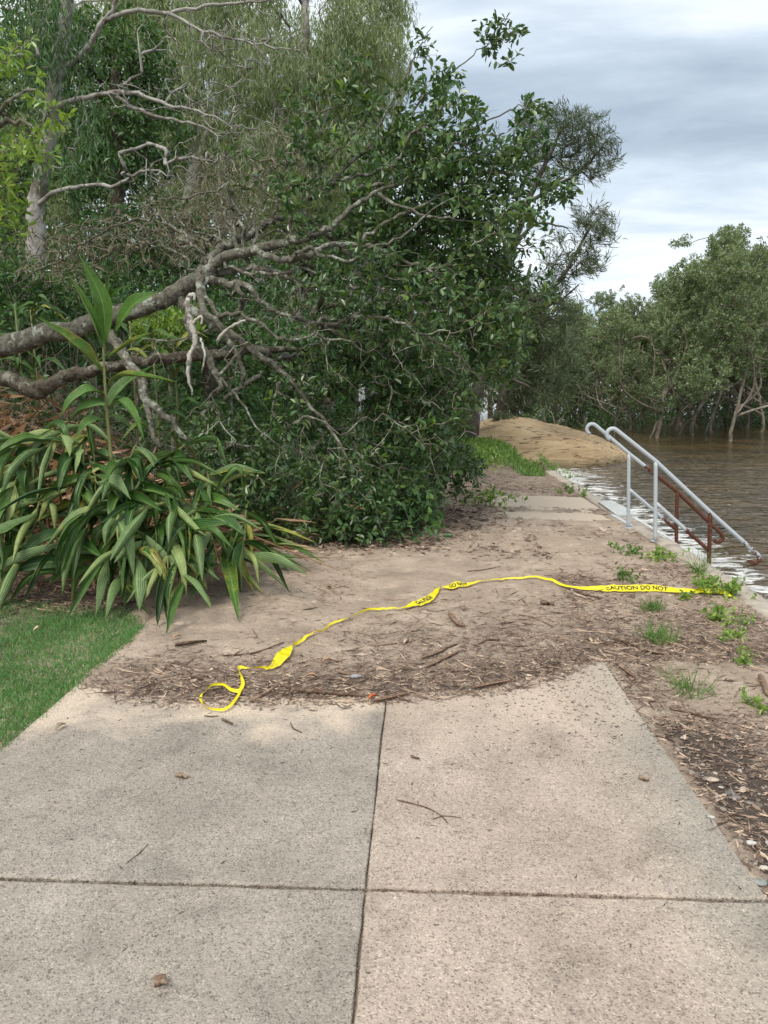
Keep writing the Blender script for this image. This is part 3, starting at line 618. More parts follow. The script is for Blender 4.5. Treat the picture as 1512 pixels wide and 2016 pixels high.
# snapped, barkless broken ends
a = Acc()
for L_, r_ in ((PP((372,588,6.9),(368,612,6.85),(378,640,6.85),(384,672,6.85),(374,700,6.8),(370,735,6.8),(378,775,6.8)),[.022,.026,.029,.024,.02,.016,.008]),
               (PP((378,640,6.85),(395,625,6.8),(398,640,6.8)),[.014,.012,.008]),(PP((428,672,7.0),(445,652,6.95),(462,640,6.9),(484,631,6.9)),[.016,.014,.012,.008]),(PP((396,665,6.85),(402,700,6.8),(398,735,6.8)),[.011,.009,.006]),
               (PP((372,585,6.9),(380,582,6.9),(384,592,6.9)),[.02,.017,.008])):
    q = Skel(78); q.limb(L_, r_, wob=.006); a.tube(q.p[q.ch[0][0]], q.ch[0][1], 7, lump=.3, seed=9)
part(a, 'broken_end', M_BROKE, ft)
ells = [E(*q) for q in ((860,170,8.2,60,45,.35),(905,235,8.2,70,45,.4),(990,80,8.4,42,42,.22),(965,55,8.4,20,30,.15),(830,80,8.4,38,32,.2),(1000,270,8.3,85,75,.6),(900,330,8.2,150,120,.9),(770,300,8.5,90,90,.7),(1095,375,8.2,42,38,.35),
   (960,470,8,120,110,1.),(780,470,8.3,120,110,.9),(1010,590,8.2,75,85,.7),(900,640,7.9,150,120,1.),(720,690,8,140,110,.9),(960,735,8.4,85,65,.6),(820,800,8.,130,110,.9),
   (600,800,7.8,130,110,.8),(440,870,7.7,80,80,.5),(500,960,7.5,110,80,.5),(650,960,7.5,150,90,.6),(800,910,8.2,120,100,.8),(890,920,9.2,65,70,.6),(690,1035,7.3,120,45,.35),(560,1020,7.3,80,45,.35),(800,1000,8.3,90,45,.4),(960,630,8.2,100,110,.7),(1030,680,8.4,50,70,.4))]
zf = lambda x, y: .03
tg = inside(rng, ells, 4700, .5, zf, 2.4, .42, 5)
root = P(395, 545, 7.5)
tips = sk.grow(tg, root, .12, .30, .3)
tips += sk.grow(inside(rng, [E(*q) for q in ((600,300,7.9,170,110,.5),(700,180,8.1,80,80,.4),(560,420,7.5,120,80,.4),(450,330,7.8,80,80,.3),(200,480,8,140,60,.4),(720,560,7,160,90,.3))], 240, .6, zf, 2.0, .5, 9), root, .11, .25, .2)
tb = inside(rng, [E(*q) for q in ((480,430,7.6,120,110,.5),(600,600,7.1,170,100,.4),(450,680,7.0,90,120,.3),(420,840,6.9,60,90,.3),(620,420,7.7,120,100,.4),(800,640,7.0,200,160,.3),(560,330,7.8,140,80,.4),(300,700,7.1,60,60,.3),(900,800,7.4,110,110,.3),(300,450,8.2,160,70,.5),(700,900,6.9,200,100,.2))], 1500, .5, zf)
sk.grow(tb, root, .10, .22, .15)
sk.grow(inside(rng, ells[3:], 900, .9, zf), root, .10, .3, .22)
sk.radii(.0020, .46, .035)
a = Acc(); sk.tubes(a, .009, 9, lump=.1); part(a, 'branches', M_BARK, ft)
a = Acc(); sk.tubes(a, 0, .009); part(a, 'twigs', M_TWIG, ft)
a = Acc(); sprays(a, rng, tips, sk.p, 9, .16, .078, .52, LEAF_OVAL, 0, .25, .2, 1.0)
part(a, 'leaves', M_FIG, ft, False)
a = Acc(); sel = [tips[i] for i in rng.choice(len(tips), 110)]; sprays(a, rng, sel, sk.p, 5, .09, .075, .5, LEAF_OVAL, 0, .6)
part(a, 'young_leaves', M_FIGY, ft, False)
print('fallen tree', sk.n, len(tips))

# ------------------------------------------------------------------ generic standing trees
def tree(name, label, cat, base, limbs, ells, nt_, seed, mb, mf, leaf, group=None, step=.3, rt_=.004, k=8, spread=.35, L=.12, W=.2, up=0, droop=0, thr=.4, ns=.9, wob=.3, hang=0, zmin=None, ex=.48, rmax=.2, partname='foliage', shell=.45, minr=0, back=.6, fwdk=.6, bare=None, nbare=0):
    t = thing(name, label, cat, base, group); rg = np.random.default_rng(seed); q = Skel(seed)
    for j, (pts, rd) in enumerate(limbs): q.limb(pts, rd, None if j == 0 else True)
    a = Acc(); a.tube(q.p[q.ch[0][0]], q.ch[0][1], 12, lump=.08, seed=seed); part(a, 'trunk', mb, t)
    for full, rd in q.ch[1:]:
        a = Acc(); a.tube(q.p[full], rd, 8, lump=.1, seed=seed); part(a, 'limb', mb, t)
    T = inside(rg, ells, nt_, shell, zmin, ns, thr, seed)
    tips = q.grow(T, np.array(limbs[0][0][len(limbs[0][0])//2]), step, wob)
    if bare: q.grow(inside(rg, bare, nbare, .6, None, None), np.array(limbs[0][0][len(limbs[0][0])//2]), .14, .2, .15, tipw=.5)
    q.radii(rt_, ex, rmax); a = Acc(); q.tubes(a, minr, 9, lump=.05); part(a, 'branches', mb, t)
    a = Acc()
    if hang:
        # weeping twigs: strings of leaves hanging under every tip
        ids = np.array([x[0] for x in tips]); D = np.array([x[1] for x in tips]); n = len(ids)
        kk = k; rep = np.repeat(np.arange(n), kk); m = len(rep)
        off = nrm(rg.normal(size=(m, 3)))*rg.random((m, 1))*spread; fall = rg.random(m)**1.1*hang*(.5+rg.random(n)[rep])
        p = q.p[ids][rep]+off; p[:, 2] -= fall
        ax__ = np.stack([rg.normal(0, .42, m), rg.normal(0, .42, m), -np.ones(m)], -1)
        LL = L*(.6+.7*rg.random(m)); leaves(a, p, ax__, rg.normal(size=(m, 3)), LL, LL*W, leaf)
    else: sprays(a, rg, tips, q.p, k, spread, L, W, leaf, 0, up, droop, back, fwdk)
    part(a, partname, mf, t, False); return t

gh = lambda px, Y: (lambda v: float(hgt(v[0], Y)))(P(px, 700, Y))
def base(px, Y): v = P(px, 700, Y); return np.array([v[0], Y, float(hgt(v[0], Y))-.1])
# smooth-barked gum leaning at the left
b = base(52, 12.5)
tree('gum_tree', 'pale smooth-barked gum tree with twisting bare limbs at the left edge', 'tree', b,
  [([b, P(60,600,12.5), P(72,480,12.5), P(72,400,12.5), P(92,300,12.4), P(104,200,12.3), P(118,110,12.2), P(135,0,12.1), P(150,-150,12)], [.20,.17,.14,.13,.12,.11,.10,.08,.05]),
   ([P(104,215,12.3),P(150,195,12),P(200,185,11.8),P(260,183,11.6),P(330,205,11.4),P(400,222,11.2),P(450,245,11)], [.042,.038,.033,.028,.022,.015,.007]),
   ([P(78,400,12.4),P(110,378,12.1),P(160,368,11.9),P(230,362,11.7),P(262,345,11.6),P(300,335,11.5),P(350,350,11.4)], [.038,.034,.03,.026,.023,.016,.007]),
   ([P(112,130,12.2),P(150,120,12.2),P(180,80,12.1),P(205,45,12),P(260,22,11.8),P(330,28,11.6),P(400,60,11.4),P(500,85,11.2),P(600,100,11)], [.05,.047,.042,.037,.032,.026,.019,.013,.006]),
   ([P(205,45,12),P(230,0,11.9),P(240,-60,11.8)], [.034,.03,.02]),
   ([P(230,190,11.7),P(290,225,11.5),P(370,240,11.3),P(440,270,11.1)], [.028,.024,.018,.008]),
   ([P(330,28,11.6),P(420,10,11.4),P(480,5,11.3),P(540,0,11.2)],[.028,.022,.016,.008])],
  [E(150,20,12,140,80,.9),E(260,-60,11.8,220,60,1),E(120,230,12,90,110,.6),E(60,60,12,90,120,.8)], 260, 31, M_GUMB, M_DARK, LEAF_SICKLE, None, .3, .005, 26, .3, .13, .16, thr=.46, hang=.45,
  bare=[E(330,190,11.5,150,50,.8),E(470,240,11,110,70,.7),E(310,340,11.4,110,60,.6),E(500,90,11.2,130,60,.7),E(390,60,11.4,120,60,.7),E(420,320,11,110,60,.5)], nbare=520)
# overhanging branches at the left edge (tree stands out of frame)
b = np.array([-6.2, 7.2, float(hgt(-6.2, 7.2))-.1])
tree('broadleaf_tree', 'near tree reaching in at the left edge with bright green oval leaves', 'tree', b,
  [([b, b+[.2,0,1.5], b+[.5,.1,3], b+[1.,0,4.4], P(-150,-150,7)], [.16,.14,.12,.09,.05]),
   ([b+[.45,.1,2.8], P(-150,300,7.1), P(-50,260,7), P(30,240,6.9), P(80,250,6.9)], [.05,.04,.03,.02,.01]),
   ([b+[.4,.1,2.4], P(-200,420,7.2), P(-80,400,7.1), P(0,390,7)], [.05,.04,.03,.015]),
   ([P(-30,255,7),P(20,200,6.9),P(70,180,6.8),P(100,215,6.8)],[.02,.015,.012,.006])],
  [E(20,130,6.9,60,70,.35),E(80,250,6.9,55,45,.3),E(60,300,6.9,55,40,.3),E(10,380,7,50,50,.3),E(100,210,6.8,25,30,.2),E(-60,260,7,90,150,.5),E(15,430,7,35,40,.3)], 210, 32, M_TWIG, M_BRIGHT, LEAF_OVAL, None, .12, .003, 7, .12, .085, .42, .2, .15, thr=.38, ns=2, rmax=.03, wob=.4)
# weeping eucalypts
ws = 'weeping gum trees behind the fallen tree'
for i, (bx, Y, el, sd_, m2, nt_, lb) in enumerate((
   (600, 19, [(600,120,19,190,170,1.8),(500,250,18.5,110,120,1.2),(650,280,18.5,110,110,1.2),(560,-40,19,220,120,2),(720,60,19,70,90,1.2),(430,120,18.5,90,120,1.2)], 41, M_GUM, 1500, 'tall weeping gum with pale grey-green hanging foliage behind the fallen crown'),
   (740, 23, [(740,120,23,60,150,1.5),(760,0,23,50,90,1.3),(700,250,23,90,120,1.4),(690,-60,23,90,90,1.5)], 42, M_GUM, 900, 'slender weeping gum with the rightmost drooping outline against the sky'),
   (380, 22, [(380,60,22,130,120,1.8),(300,160,22,110,110,1.5),(420,250,22,100,140,1.5),(330,-60,22,150,80,1.6)], 43, M_GUM, 1300, 'weeping gum standing left behind the pale one'),
   (520, 27, [(520,300,27,180,130,2),(560,150,27,220,120,2.),(300,300,27,180,120,2),(120,250,27,120,140,2.),(300,80,27,160,110,2.),(120,60,27,110,100,2)], 44, M_GUM, 1600, 'farthest dark weeping gum filling the wood behind'))):
    b = base(bx, Y)
    tree('weeping_gum_tree', lb, 'tree', b, [([b, P(bx-10,480,Y), P(bx+5,330,Y), P(bx-5,180,Y), P(bx,40,Y), P(bx,-60,Y)], [.3,.25,.22,.17,.1,.04]),
      ([P(bx+4,340,Y),P(bx+40,230,Y-.4),P(bx+70,120,Y-.6)],[.12,.09,.05]), ([P(bx+2,300,Y),P(bx-60,200,Y-.3),P(bx-100,90,Y-.5)],[.12,.09,.05])],
      [E(*q) for q in el], nt_, sd_, M_GUMB, m2, LEAF_SICKLE, ws, .4, .006, 52, .30, .17, .14, thr=.50, ns=1.15, hang=.6)
# dense dark broadleaf trees and understory
dk = 'dark broadleaf trees in the wood'
for i, (bx, Y, el, sd_, nt_, lb, mm) in enumerate((
   (230, 16, [(230,90,16,110,60,1.2),(230,170,16,120,110,1.5),(190,320,16,130,110,1.3),(290,240,16,90,110,1.2),(120,100,16,90,90,1.2)], 51, 1500, 'dense dark green tree with a lit crown behind the bare gum limbs', M_DARK),
   (20, 17, [(0,300,17,120,120,1.5),(40,480,16,110,90,1.2),(-60,100,17,100,140,1.5)], 52, 700, 'dark leafy tree standing at the far left behind the gum trunk', M_DARK),
   (400, 15, [(330,480,14.5,130,80,1.2),(450,560,14,130,70,1),(220,500,14,120,80,1)], 53, 800, 'low dark tree behind the forked end of the fallen trunk', M_DARK),
   (800, 16, [(800,400,16,130,140,1.2),(900,560,16,120,130,1.2),(720,560,15,130,110,1.2),(840,700,14,110,90,1)], 54, 1200, 'dark leafy tree behind the middle of the fallen crown', M_DARK),
   (640, 17, [(600,460,17,120,100,1.3),(560,600,15,130,80,1.),(700,450,17,90,110,1)], 55, 800, 'dark leafy tree between the weeping gums and the fallen crown', M_GUMD))):
    b = base(bx, Y); tp = el[0]
    tree('broadleaf_tree', lb, 'tree', b, [([b, b+[.1,0,1.2], P(tp[0],tp[1]+80,Y), P(tp[0],tp[1],Y)], [.16,.14,.1,.05])], [E(*q) for q in el], nt_, sd_, M_BARKD, mm, LEAF_LANCE, dk, .3, .004, 16, .32, .13, .42, 0, .35, thr=.40, ns=1.1)
# shrubs of the understory
for i, (bx, by, Y, rx, ry) in enumerate(((30,560,11,90,60),(150,600,11.5,90,50),(260,610,11,90,50),(330,640,10,70,50),(240,560,13,120,60),(560,690,10,110,60),(60,640,10,80,40),(700,760,10.5,120,80),(860,700,12,90,90),(450,640,11,110,60))):
    c = P(bx, by, Y); b = np.array([c[0], Y, float(hgt(c[0], Y))-.05]); 
    tree('shrub', 'shrub ' + ('at the foot of the pale gum trunk','just right of the pale gum trunk','behind the upright ginger stalk','with brighter leaves behind the fallen trunk','under the lowest bare gum limb','behind the middle of the fallen crown','behind the ginger clumps at the left edge','behind the lower fallen crown','behind the right side of the fallen crown','behind the fork of the fallen trunk')[i], 'shrub', b, [([b, b+[0,0,.25], (b+c)/2, c], [.03,.026,.02,.01])], [E(bx,by,Y,rx,ry,.7)], 230, 60+i, M_TWIG, M_DARK if i % 3 else M_BRIGHT if i == 3 else M_DARK, LEAF_LANCE, 'shrubs under the wood', .16, .003, 12, .2, .10, .4, .1, .1, thr=.36, ns=1.4, rmax=.02)
n = 60000; rg = np.random.default_rng(95); X = -9+10.4*rg.random(n); Y = 7.3+rg.random(n)**1.2*15; k = (X < .25+.05*(Y-7.3)*(Y > 12)) & (X > -4.2-.25*Y); X = X[k]; Y = Y[k]; n = len(X); Z = hgt(X, Y)+rg.random(n)*(.75*fbm(X*1.3, Y*1.3, 96)+.05)
n2_ = 45000; X2 = -12+15*rg.random(n2_); Y2 = 17+rg.random(n2_)*17; k = (X2 < .6+.02*Y2) & (X2 > -12); X = np.append(X, X2[k]); Y = np.append(Y, Y2[k]); n = len(X); Z = hgt(X, Y)+rg.random(n)*(.75*fbm(X*1.3, Y*1.3, 96)+.05)*(1+.05*(Y-8))
a = Acc(); LL = (.05+.07*rg.random(n))*(1+.06*(Y-8)); leaves(a, np.stack([X,Y,Z],-1), rg.normal(size=(n,3))+[0,0,.2], rg.normal(0,.7,(n,3))+[0,0,1], LL, LL*.5, LEAF_OVAL)
for i in range(500):
    x, y = -7+7*rg.random(), 7.6+rg.random()*5; z = float(hgt(x, y)); a.tube([(x,y,z-.02),(x+rg.normal(0,.1),y+rg.normal(0,.1),z+.3+.3*rg.random()),(x+rg.normal(0,.3),y,z+.5+.6*rg.random())], [.006,.005,.003], 4, mi=1)
o = a.build('undergrowth', [M_DARK, M_TWIG], None, False); tag(o, 'dark leafy undergrowth covering the bank beneath the fallen tree', 'undergrowth', None, 'stuff')
# spindly dead crown with tan hanging twigs
b = base(330, 11)
t = thing('dead_shrub', 'tangle of dry tan twigs hanging between the gum limbs and the fallen crown', 'shrub', b); q = Skel(71); rg = np.random.default_rng(71)
q.limb([b, P(350,620,11), P(380,500,10.8), P(420,400,10.6), P(440,330,10.5)], [.04,.035,.03,.022,.012])
tp = q.grow(inside(rg, [E(440,380,10.5,90,90,.6),E(400,470,10.3,90,70,.5),E(340,410,10.5,80,50,.4),E(250,470,10.2,130,60,.5),E(560,300,10.8,80,60,.5),E(120,500,10,110,70,.5)], 1100, .5, None, 1.5, .36), P(380,500,10.8), .14, .5)
q.radii(.003, .42, .02); a = Acc(); q.tubes(a, 0, 9); part(a, 'branches', M_DEADTWIG, t)
a = Acc(); ids = np.array([x[0] for x in tp]); rep = np.repeat(ids, 3); m = len(rep); LL = .08+.16*rg.random(m)
leaves(a, q.p[rep]+rg.normal(0,.05,(m,3)), rg.normal(0,.55,(m,3))+[0,0,-.5], rg.normal(size=(m,3)), LL, .004, LEAF_SICKLE); part(a, 'twigs', M_DEADTWIG, t, False)

# background wood as one far mass
a = Acc(); rg = np.random.default_rng(90); n = 90000
ang = rg.random(n); X = -42+44*ang; Y = 34+rg.random(n)*9+4*np.sin(X*.5); Z = hgt(X, Y)+(rg.random(n)**.8)*(11+3.5*fbm(X*.35, Y*0, 91))*(.55+.45*sst(2.5, -9, X))
leaves(a, np.stack([X,Y,Z],-1), rg.normal(size=(n,3))+[0,0,-.5], rg.normal(size=(n,3)), .34, .13, LEAF_LANCE); 
for i in range(60):
    x = -40+rg.random()*42; y = 33+rg.random()*7; z = float(hgt(x, y)); a.tube([(x,y,z-.3),(x+rg.normal(0,.3),y,z+4),(x+rg.normal(0,.8),y,z+9)], [.22,.16,.08], 6, mi=1)
o = a.build('far_wood', [M_GUMD, M_BARKD], None, False); tag(o, 'distant wood closing the view behind the hillside trees', 'wood', None, 'stuff')

# pale post glimpsed through the crown
v = P(712, 430, 17); b = base(712, 17); t = thing('post', 'pale grey metal post glimpsed through gaps in the fallen crown', 'post', b)
a = Acc(); a.tube([b, b+[0,0,.4], (v[0], 17, v[2])], [.09,.075,.06], 14); part(a, 'pole', M_POLE, t)
a = Acc(); a.tube([(v[0],17,v[2]),(v[0],17,v[2]+.05),(v[0],17,v[2]+.09)], [.075,.07,.02], 14); part(a, 'cap', M_POLE, t)

# ------------------------------------------------------------------ casuarinas by the rock
def casuarina(label, b, limbs, el, nt_, seed, kk=34, L=.2, wd=.011, thr=.45, group='she-oaks by the water'):
    t = thing('casuarina_tree', label, 'tree', b, group); rg = np.random.default_rng(seed); q = Skel(seed)
    for j, (pts, rd) in enumerate(limbs): q.limb(pts, rd, None if j == 0 else True)
    a = Acc(); a.tube(q.p[q.ch[0][0]], q.ch[0][1], 10, lump=.1); part(a, 'trunk', M_CBARK, t)
    for full, rd in q.ch[1:]: a = Acc(); a.tube(q.p[full], rd, 7, lump=.1); part(a, 'limb', M_CBARK, t)
    tp = q.grow(inside(rg, el, nt_, .5, None, 1.1, thr, seed), np.array(limbs[0][0][2]), .25, .3); q.radii(.0045, .46, .06)
    a = Acc(); q.tubes(a, 0, 9); part(a, 'branches', M_CBARK, t)
    ids = np.array([x[0] for x in tp]); D = np.array([x[1] for x in tp]); rep = np.repeat(np.arange(len(ids)), kk); m = len(rep)
    p = q.p[ids][rep]-D[rep]*(rg.random((m,1))*.35)+rg.normal(0,.03,(m,3)); LL = L*(.6+.8*rg.random(m))
    a = Acc(); leaves(a, p, D[rep]*1.1+rg.normal(0,.42,(m,3))+[0,0,.10], rg.normal(size=(m,3)), LL, wd, LEAF_SICKLE); part(a, 'foliage', M_CAS, t, False); return t
b = base(925, 19); 
casuarina('leaning dark she-oak with feathery boughs against the sky right of the fallen crown', b,
  [([b, P(930,790,19), P(948,740,19), P(965,660,18.8), P(985,560,18.7), P(1010,480,18.6), P(1040,400,18.5), P(1075,320,18.5), P(1110,250,18.5)], [.24,.2,.17,.14,.12,.10,.075,.05,.02]),
   ([P(990,550,18.7),P(1050,590,18.5),P(1110,540,18.3),P(1150,470,18.2),P(1180,430,18.2)], [.07,.06,.045,.03,.015]),
   ([P(1040,400,18.5),P(1090,370,18.4),P(1150,330,18.4),P(1200,270,18.4)], [.05,.04,.03,.015]),
   ([P(1012,480,18.6),P(1060,440,18.5),P(1120,450,18.4)],[.04,.03,.015]),
   ([P(1040,600,18.5),P(1090,600,18.3),P(1140,560,18.2)],[.04,.03,.015])],
  [E(1190,280,18.4,40,60,.5),E(1115,235,18.4,45,35,.5),E(1180,465,18.2,35,55,.5),E(1110,260,18.5,55,50,.7),E(1170,275,18.4,55,45,.6),E(1150,330,18.4,50,35,.6),E(1070,310,18.6,40,60,.6),E(1160,440,18.2,45,40,.6),E(1130,500,18.2,60,50,.7),E(1085,580,18.3,55,60,.7),E(1160,510,18.2,40,30,.5),E(1040,240,18.8,40,40,.5),E(1105,690,18.4,45,80,.6),E(1090,760,18.6,40,50,.6)], 900, 101, 24, .26, .007, .30)
b = base(985, 26)
casuarina('dim she-oak thicket hanging low behind the leaning she-oak', b,
  [([b, P(990,780,26), P(1010,700,26), P(1030,600,26), P(1045,520,26)], [.2,.17,.13,.09,.04]),([P(1010,700,26),P(1070,650,25.6),P(1110,640,25.4)],[.07,.05,.02])],
  [E(1085,640,25.6,60,60,1.),E(1060,730,25.6,70,60,1.),E(1000,640,26,70,90,1.),E(1110,740,25.6,50,50,.9),E(1020,780,26,60,40,.8),E(940,600,26,70,110,1),E(900,720,26,80,90,1)], 620, 102, 40, .36, .013, .36)

# small scrubby bush and bank cover by the rock
b = G(995, 838, .35); b[2] = float(hgt(b[0], b[1]))
c = P(993, 818, 20.5); b = np.array([c[0], 20.5, .35])
t = thing('bush', 'small dark rounded bush at the left end of the sandstone', 'bush', b); rg = np.random.default_rng(5); q = Skel(6); q.limb([b, b+[0,0,.1], b+[0,0,.2]], [.03,.02,.01])
tp = q.grow(inside(rg, [(np.array([c[0],20.5,.6]), (.38,.35,.3))], 260, .4, .38), b, .08, .4); q.radii(.003,.4,.02)
a = Acc(); q.tubes(a); part(a, 'stems', M_CBARK, t); a = Acc(); sprays(a, rg, tp, q.p, 14, .1, .09, .2, LEAF_LANCE); part(a, 'foliage', M_CAS, t, False)
def cover(name, label, cat, pts, rad, n, Lr, mat, seed, tm=LEAF_LANCE, W=.4, hz=.12):
    rg = np.random.default_rng(seed); c = np.array([pts[i % len(pts)] for i in range(n)]); X = c[:,0]+rg.normal(0,rad,n); Y = c[:,1]+rg.normal(0,rad*1.6,n)
    Z = np.maximum(hgt(X,Y), -.25)+rg.random(n)*hz; L_ = Lr*(.6+.8*rg.random(n)); a = Acc()
    leaves(a, np.stack([X,Y,Z],-1), rg.normal(0,1,(n,3))+[0,0,.8], rg.normal(0,.6,(n,3))+[0,0,1], L_, L_*W, tm)
    o = a.build(name, mat, None, False); return tag(o, label, cat, None, 'stuff')
cover('ground_cover', 'bright green creeping ground cover on the bank before the sandstone', 'ground cover', [P(px, py, Y) for px, py, Y in ((885,848,18.5),(910,842,19),(940,845,19),(965,855,17.5),(900,872,16.5),(930,868,17),(985,850,19),(890,885,15.5))], .42, 15000, .09, M_BRIGHT, 7)
cover('dry_ground_cover', 'straggly yellowish weeds trailing down the bank to the water', 'weeds', [G(px, py, .05) for px, py in ((940,890),(985,885),(1010,895),(1040,905),(960,900),(1020,900),(905,885),(925,905),(1045,912),(1000,885))], .32, 8500, .09, M_WEED, 8, LEAF_SICKLE, .2)

# ------------------------------------------------------------------ mangroves standing in the water
def mangrove_proto(i, bx, py, hpx, seed, label, dark=False):
    """py: water line row; hpx: crown top row; returns the thing"""
    g0 = G(bx, py, -.3); Y = g0[1]; rg = np.random.default_rng(seed); hgt_ = P(bx, hpx, Y)[2]; b = g0+[0,0,-.4]
    lean = rg.normal(0, .35, 2); top = np.array([g0[0]+lean[0]*2, Y+lean[1], hgt_*.72]); n0 = g0+[lean[0]*.4+rg.normal(0,.1), 0, .5+.3*rg.random()]
    mid = (n0+top)/2+rg.normal(0,.25,3)*[1,1,.3]
    limbs = [([b, g0+rg.normal(0,.03,3), n0, mid, top], [.085,.075,.062,.045,.02])]
    for j in range(rg.integers(2, 5)):
        s_ = n0+(mid-n0)*rg.random()*.5; d = rg.normal(0, 1.2, 2); e_ = np.array([g0[0]+d[0]*1.3, Y+d[1], hgt_*(.45+.3*rg.random())])
        limbs.append(([s_, s_*.6+e_*.4+[d[0]*.25,0,-.35], s_*.3+e_*.7+rg.normal(0,.15,3), e_], [.042,.038,.028,.012]))
    if rg.random() < .7:
        s_ = n0.copy(); e_ = g0+[rg.normal(0,.7), rg.normal(0,.4), -.2]; limbs.append(([s_, s_*.5+e_*.5+[0,0,.18], e_], [.04,.036,.03]))
    ww = .9+.5*rg.random(); el = []
    for j in range(9):
        el.append((np.array([g0[0]+rg.normal(0, .8), Y+rg.normal(0,.6), hgt_*(.24+.67*(j+rg.random())/9)]), (ww*(.6+.4*rg.random())*(1.15-.3*j/9), .85, .6+.35*rg.random())))
    el.append((np.array([g0[0]+lean[0], Y, hgt_-.5]), (.7, .6, .55)))
    return tree('mangrove_tree', label, 'tree', g0, limbs, el, 1150, seed, M_MBARK, M_MANG, LEAF_LANCE, 'mangroves standing in the water', .22, .0035, 24, .27, .095, .5, .35, 0, thr=.36, ns=1.3, zmin=.45, rmax=.04, wob=.4)
lab0 = 'grey-trunked mangrove standing in the dark water among others'
ML = [(1440,868,470,'dark forked mangrove trunk nearest in the water'),(1362,856,500,'pale mangrove with the tall crown left of the dark forked one'),(1292,862,520,'mangrove with the leaning pale trunk left end of the near row'),
      (1500,850,480,'mangrove at the right edge of the picture in the water')]
protos = [mangrove_proto(i, a_[0], a_[1], a_[2], 200+i, a_[3]) for i, a_ in enumerate(ML)]
ORD = ['first','second','third','fourth','fifth','sixth','seventh','eighth','ninth','tenth','eleventh','twelfth']
def copy_tree(o, loc, rz, sc, label, group):
    r_ = o.copy(); COL.objects.link(r_); r_.location = loc; r_.rotation_euler = (0,0,rz); r_.scale = (sc,sc,sc); r_['label'] = label; r_['group'] = group
    for ch in list(o.children):
        c_ = ch.copy(); COL.objects.link(c_); c_.parent = r_
    return r_
rg = np.random.default_rng(300)
spots = [(1240,846,.85),(1180,838,.8),(1330,848,1.0),(1400,852,1.08),(1470,845,1.15),(1130,833,.75),(1260,836,.9),(1340,838,1.1),(1430,838,1.25),(1520,838,1.2),(1080,828,.8),(1190,828,.9),(1290,828,1.15),(1380,828,1.35),(1480,828,1.45),(1040,824,.9),
         (1120,822,1.0),(1220,820,1.15),(1320,820,1.4),(1430,820,1.6),(1540,822,1.6),(1160,816,1.2),(1270,816,1.45),(1390,815,1.7),(1500,815,1.8),(1000,820,.9),(1050,815,1.1),(1600,850,1.2),(1095,838,.72),(1150,842,.72),(1065,832,.8),(1210,852,.62),(1020,826,.95),(1075,822,1.1),(1035,818,1.2),(1620,830,1.4),(1700,860,1.2)]
for i, (px, py, sc) in enumerate(spots):
    g0 = G(px, py, -.3); sc = sc*(.92+.16*rg.random())
    # keep the crown line: far rows are a little taller
    row = ('second row','third row','fourth row','fifth row','farthest row')[0 if py >= 843 else 1 if py >= 832 else 2 if py >= 824 else 3 if py >= 819 else 4]
    lo_, hi_ = {'second row':(843,999),'third row':(832,843),'fourth row':(824,832),'fifth row':(819,824),'farthest row':(0,819)}[row]
    k_ = sorted(p_[0] for p_ in spots if lo_ <= p_[1] < hi_).index(px)
    copy_tree(protos[i % 4], g0, rg.random()*6.28, sc, 'grey mangrove with olive crown, %s from the left in the %s' % (ORD[k_], row), 'mangroves behind the near row')

a = Acc(); rg = np.random.default_rng(96); n = 42000; X = 4+rg.random(n)*34; Y = 36+rg.random(n)*13; k = (X > 4.5+.15*(Y-36)) & (vn(X*.9, Y*.5, 5) > .35); X = X[k]; Y = Y[k]; n = len(X)
Z = -.32+rg.random(n)**1.3*(1.9*vn(X*.8, Y*.4, 6)+.3); LL = .09+.09*rg.random(n); leaves(a, np.stack([X,Y,Z],-1), rg.normal(size=(n,3))+[0,0,.3], rg.normal(size=(n,3)), LL, LL*.5, LEAF_LANCE)
for i in range(420):
    x, y = 5+rg.random()*32, 36+rg.random()*13; dx, dy = rg.normal(0, 1.0, 2); a.tube([(x,y,-.5),(x+dx*.4,y+dy*.3,.25+.3*rg.random()),(x+dx,y+dy,.6+1.4*rg.random())], [.035,.03,.015], 5, mi=1)
o = a.build('mangrove_thicket', [M_DARK, M_MBARK], None, False); tag(o, 'low tangled mangrove growth and roots at the waterline under the trees', 'mangroves', None, 'stuff')
a = Acc(); rg = np.random.default_rng(97); n = 70000; X = -6+rg.random(n)*72; Y = 51+rg.random(n)*14; Z = -.3+rg.random(n)**.75*(5.2+2.6*fbm(X*.3, Y*.1, 98)); LL = .22+.2*rg.random(n)
leaves(a, np.stack([X,Y,Z],-1), rg.normal(size=(n,3)), rg.normal(size=(n,3)), LL, LL*.5, LEAF_LANCE)
for i in range(160):
    x = -4+rg.random()*66; y = 49+rg.random()*10; a.tube([(x,y,-.8),(x+rg.normal(0,.3),y,1.2),(x+rg.normal(0,.9),y,3.6)], [.13,.10,.05], 6, mi=1)
o = a.build('far_mangroves', [M_MANG, M_MBARK], None, False); tag(o, 'far mangrove thicket closing the water behind the nearer trees', 'mangroves', None, 'stuff')

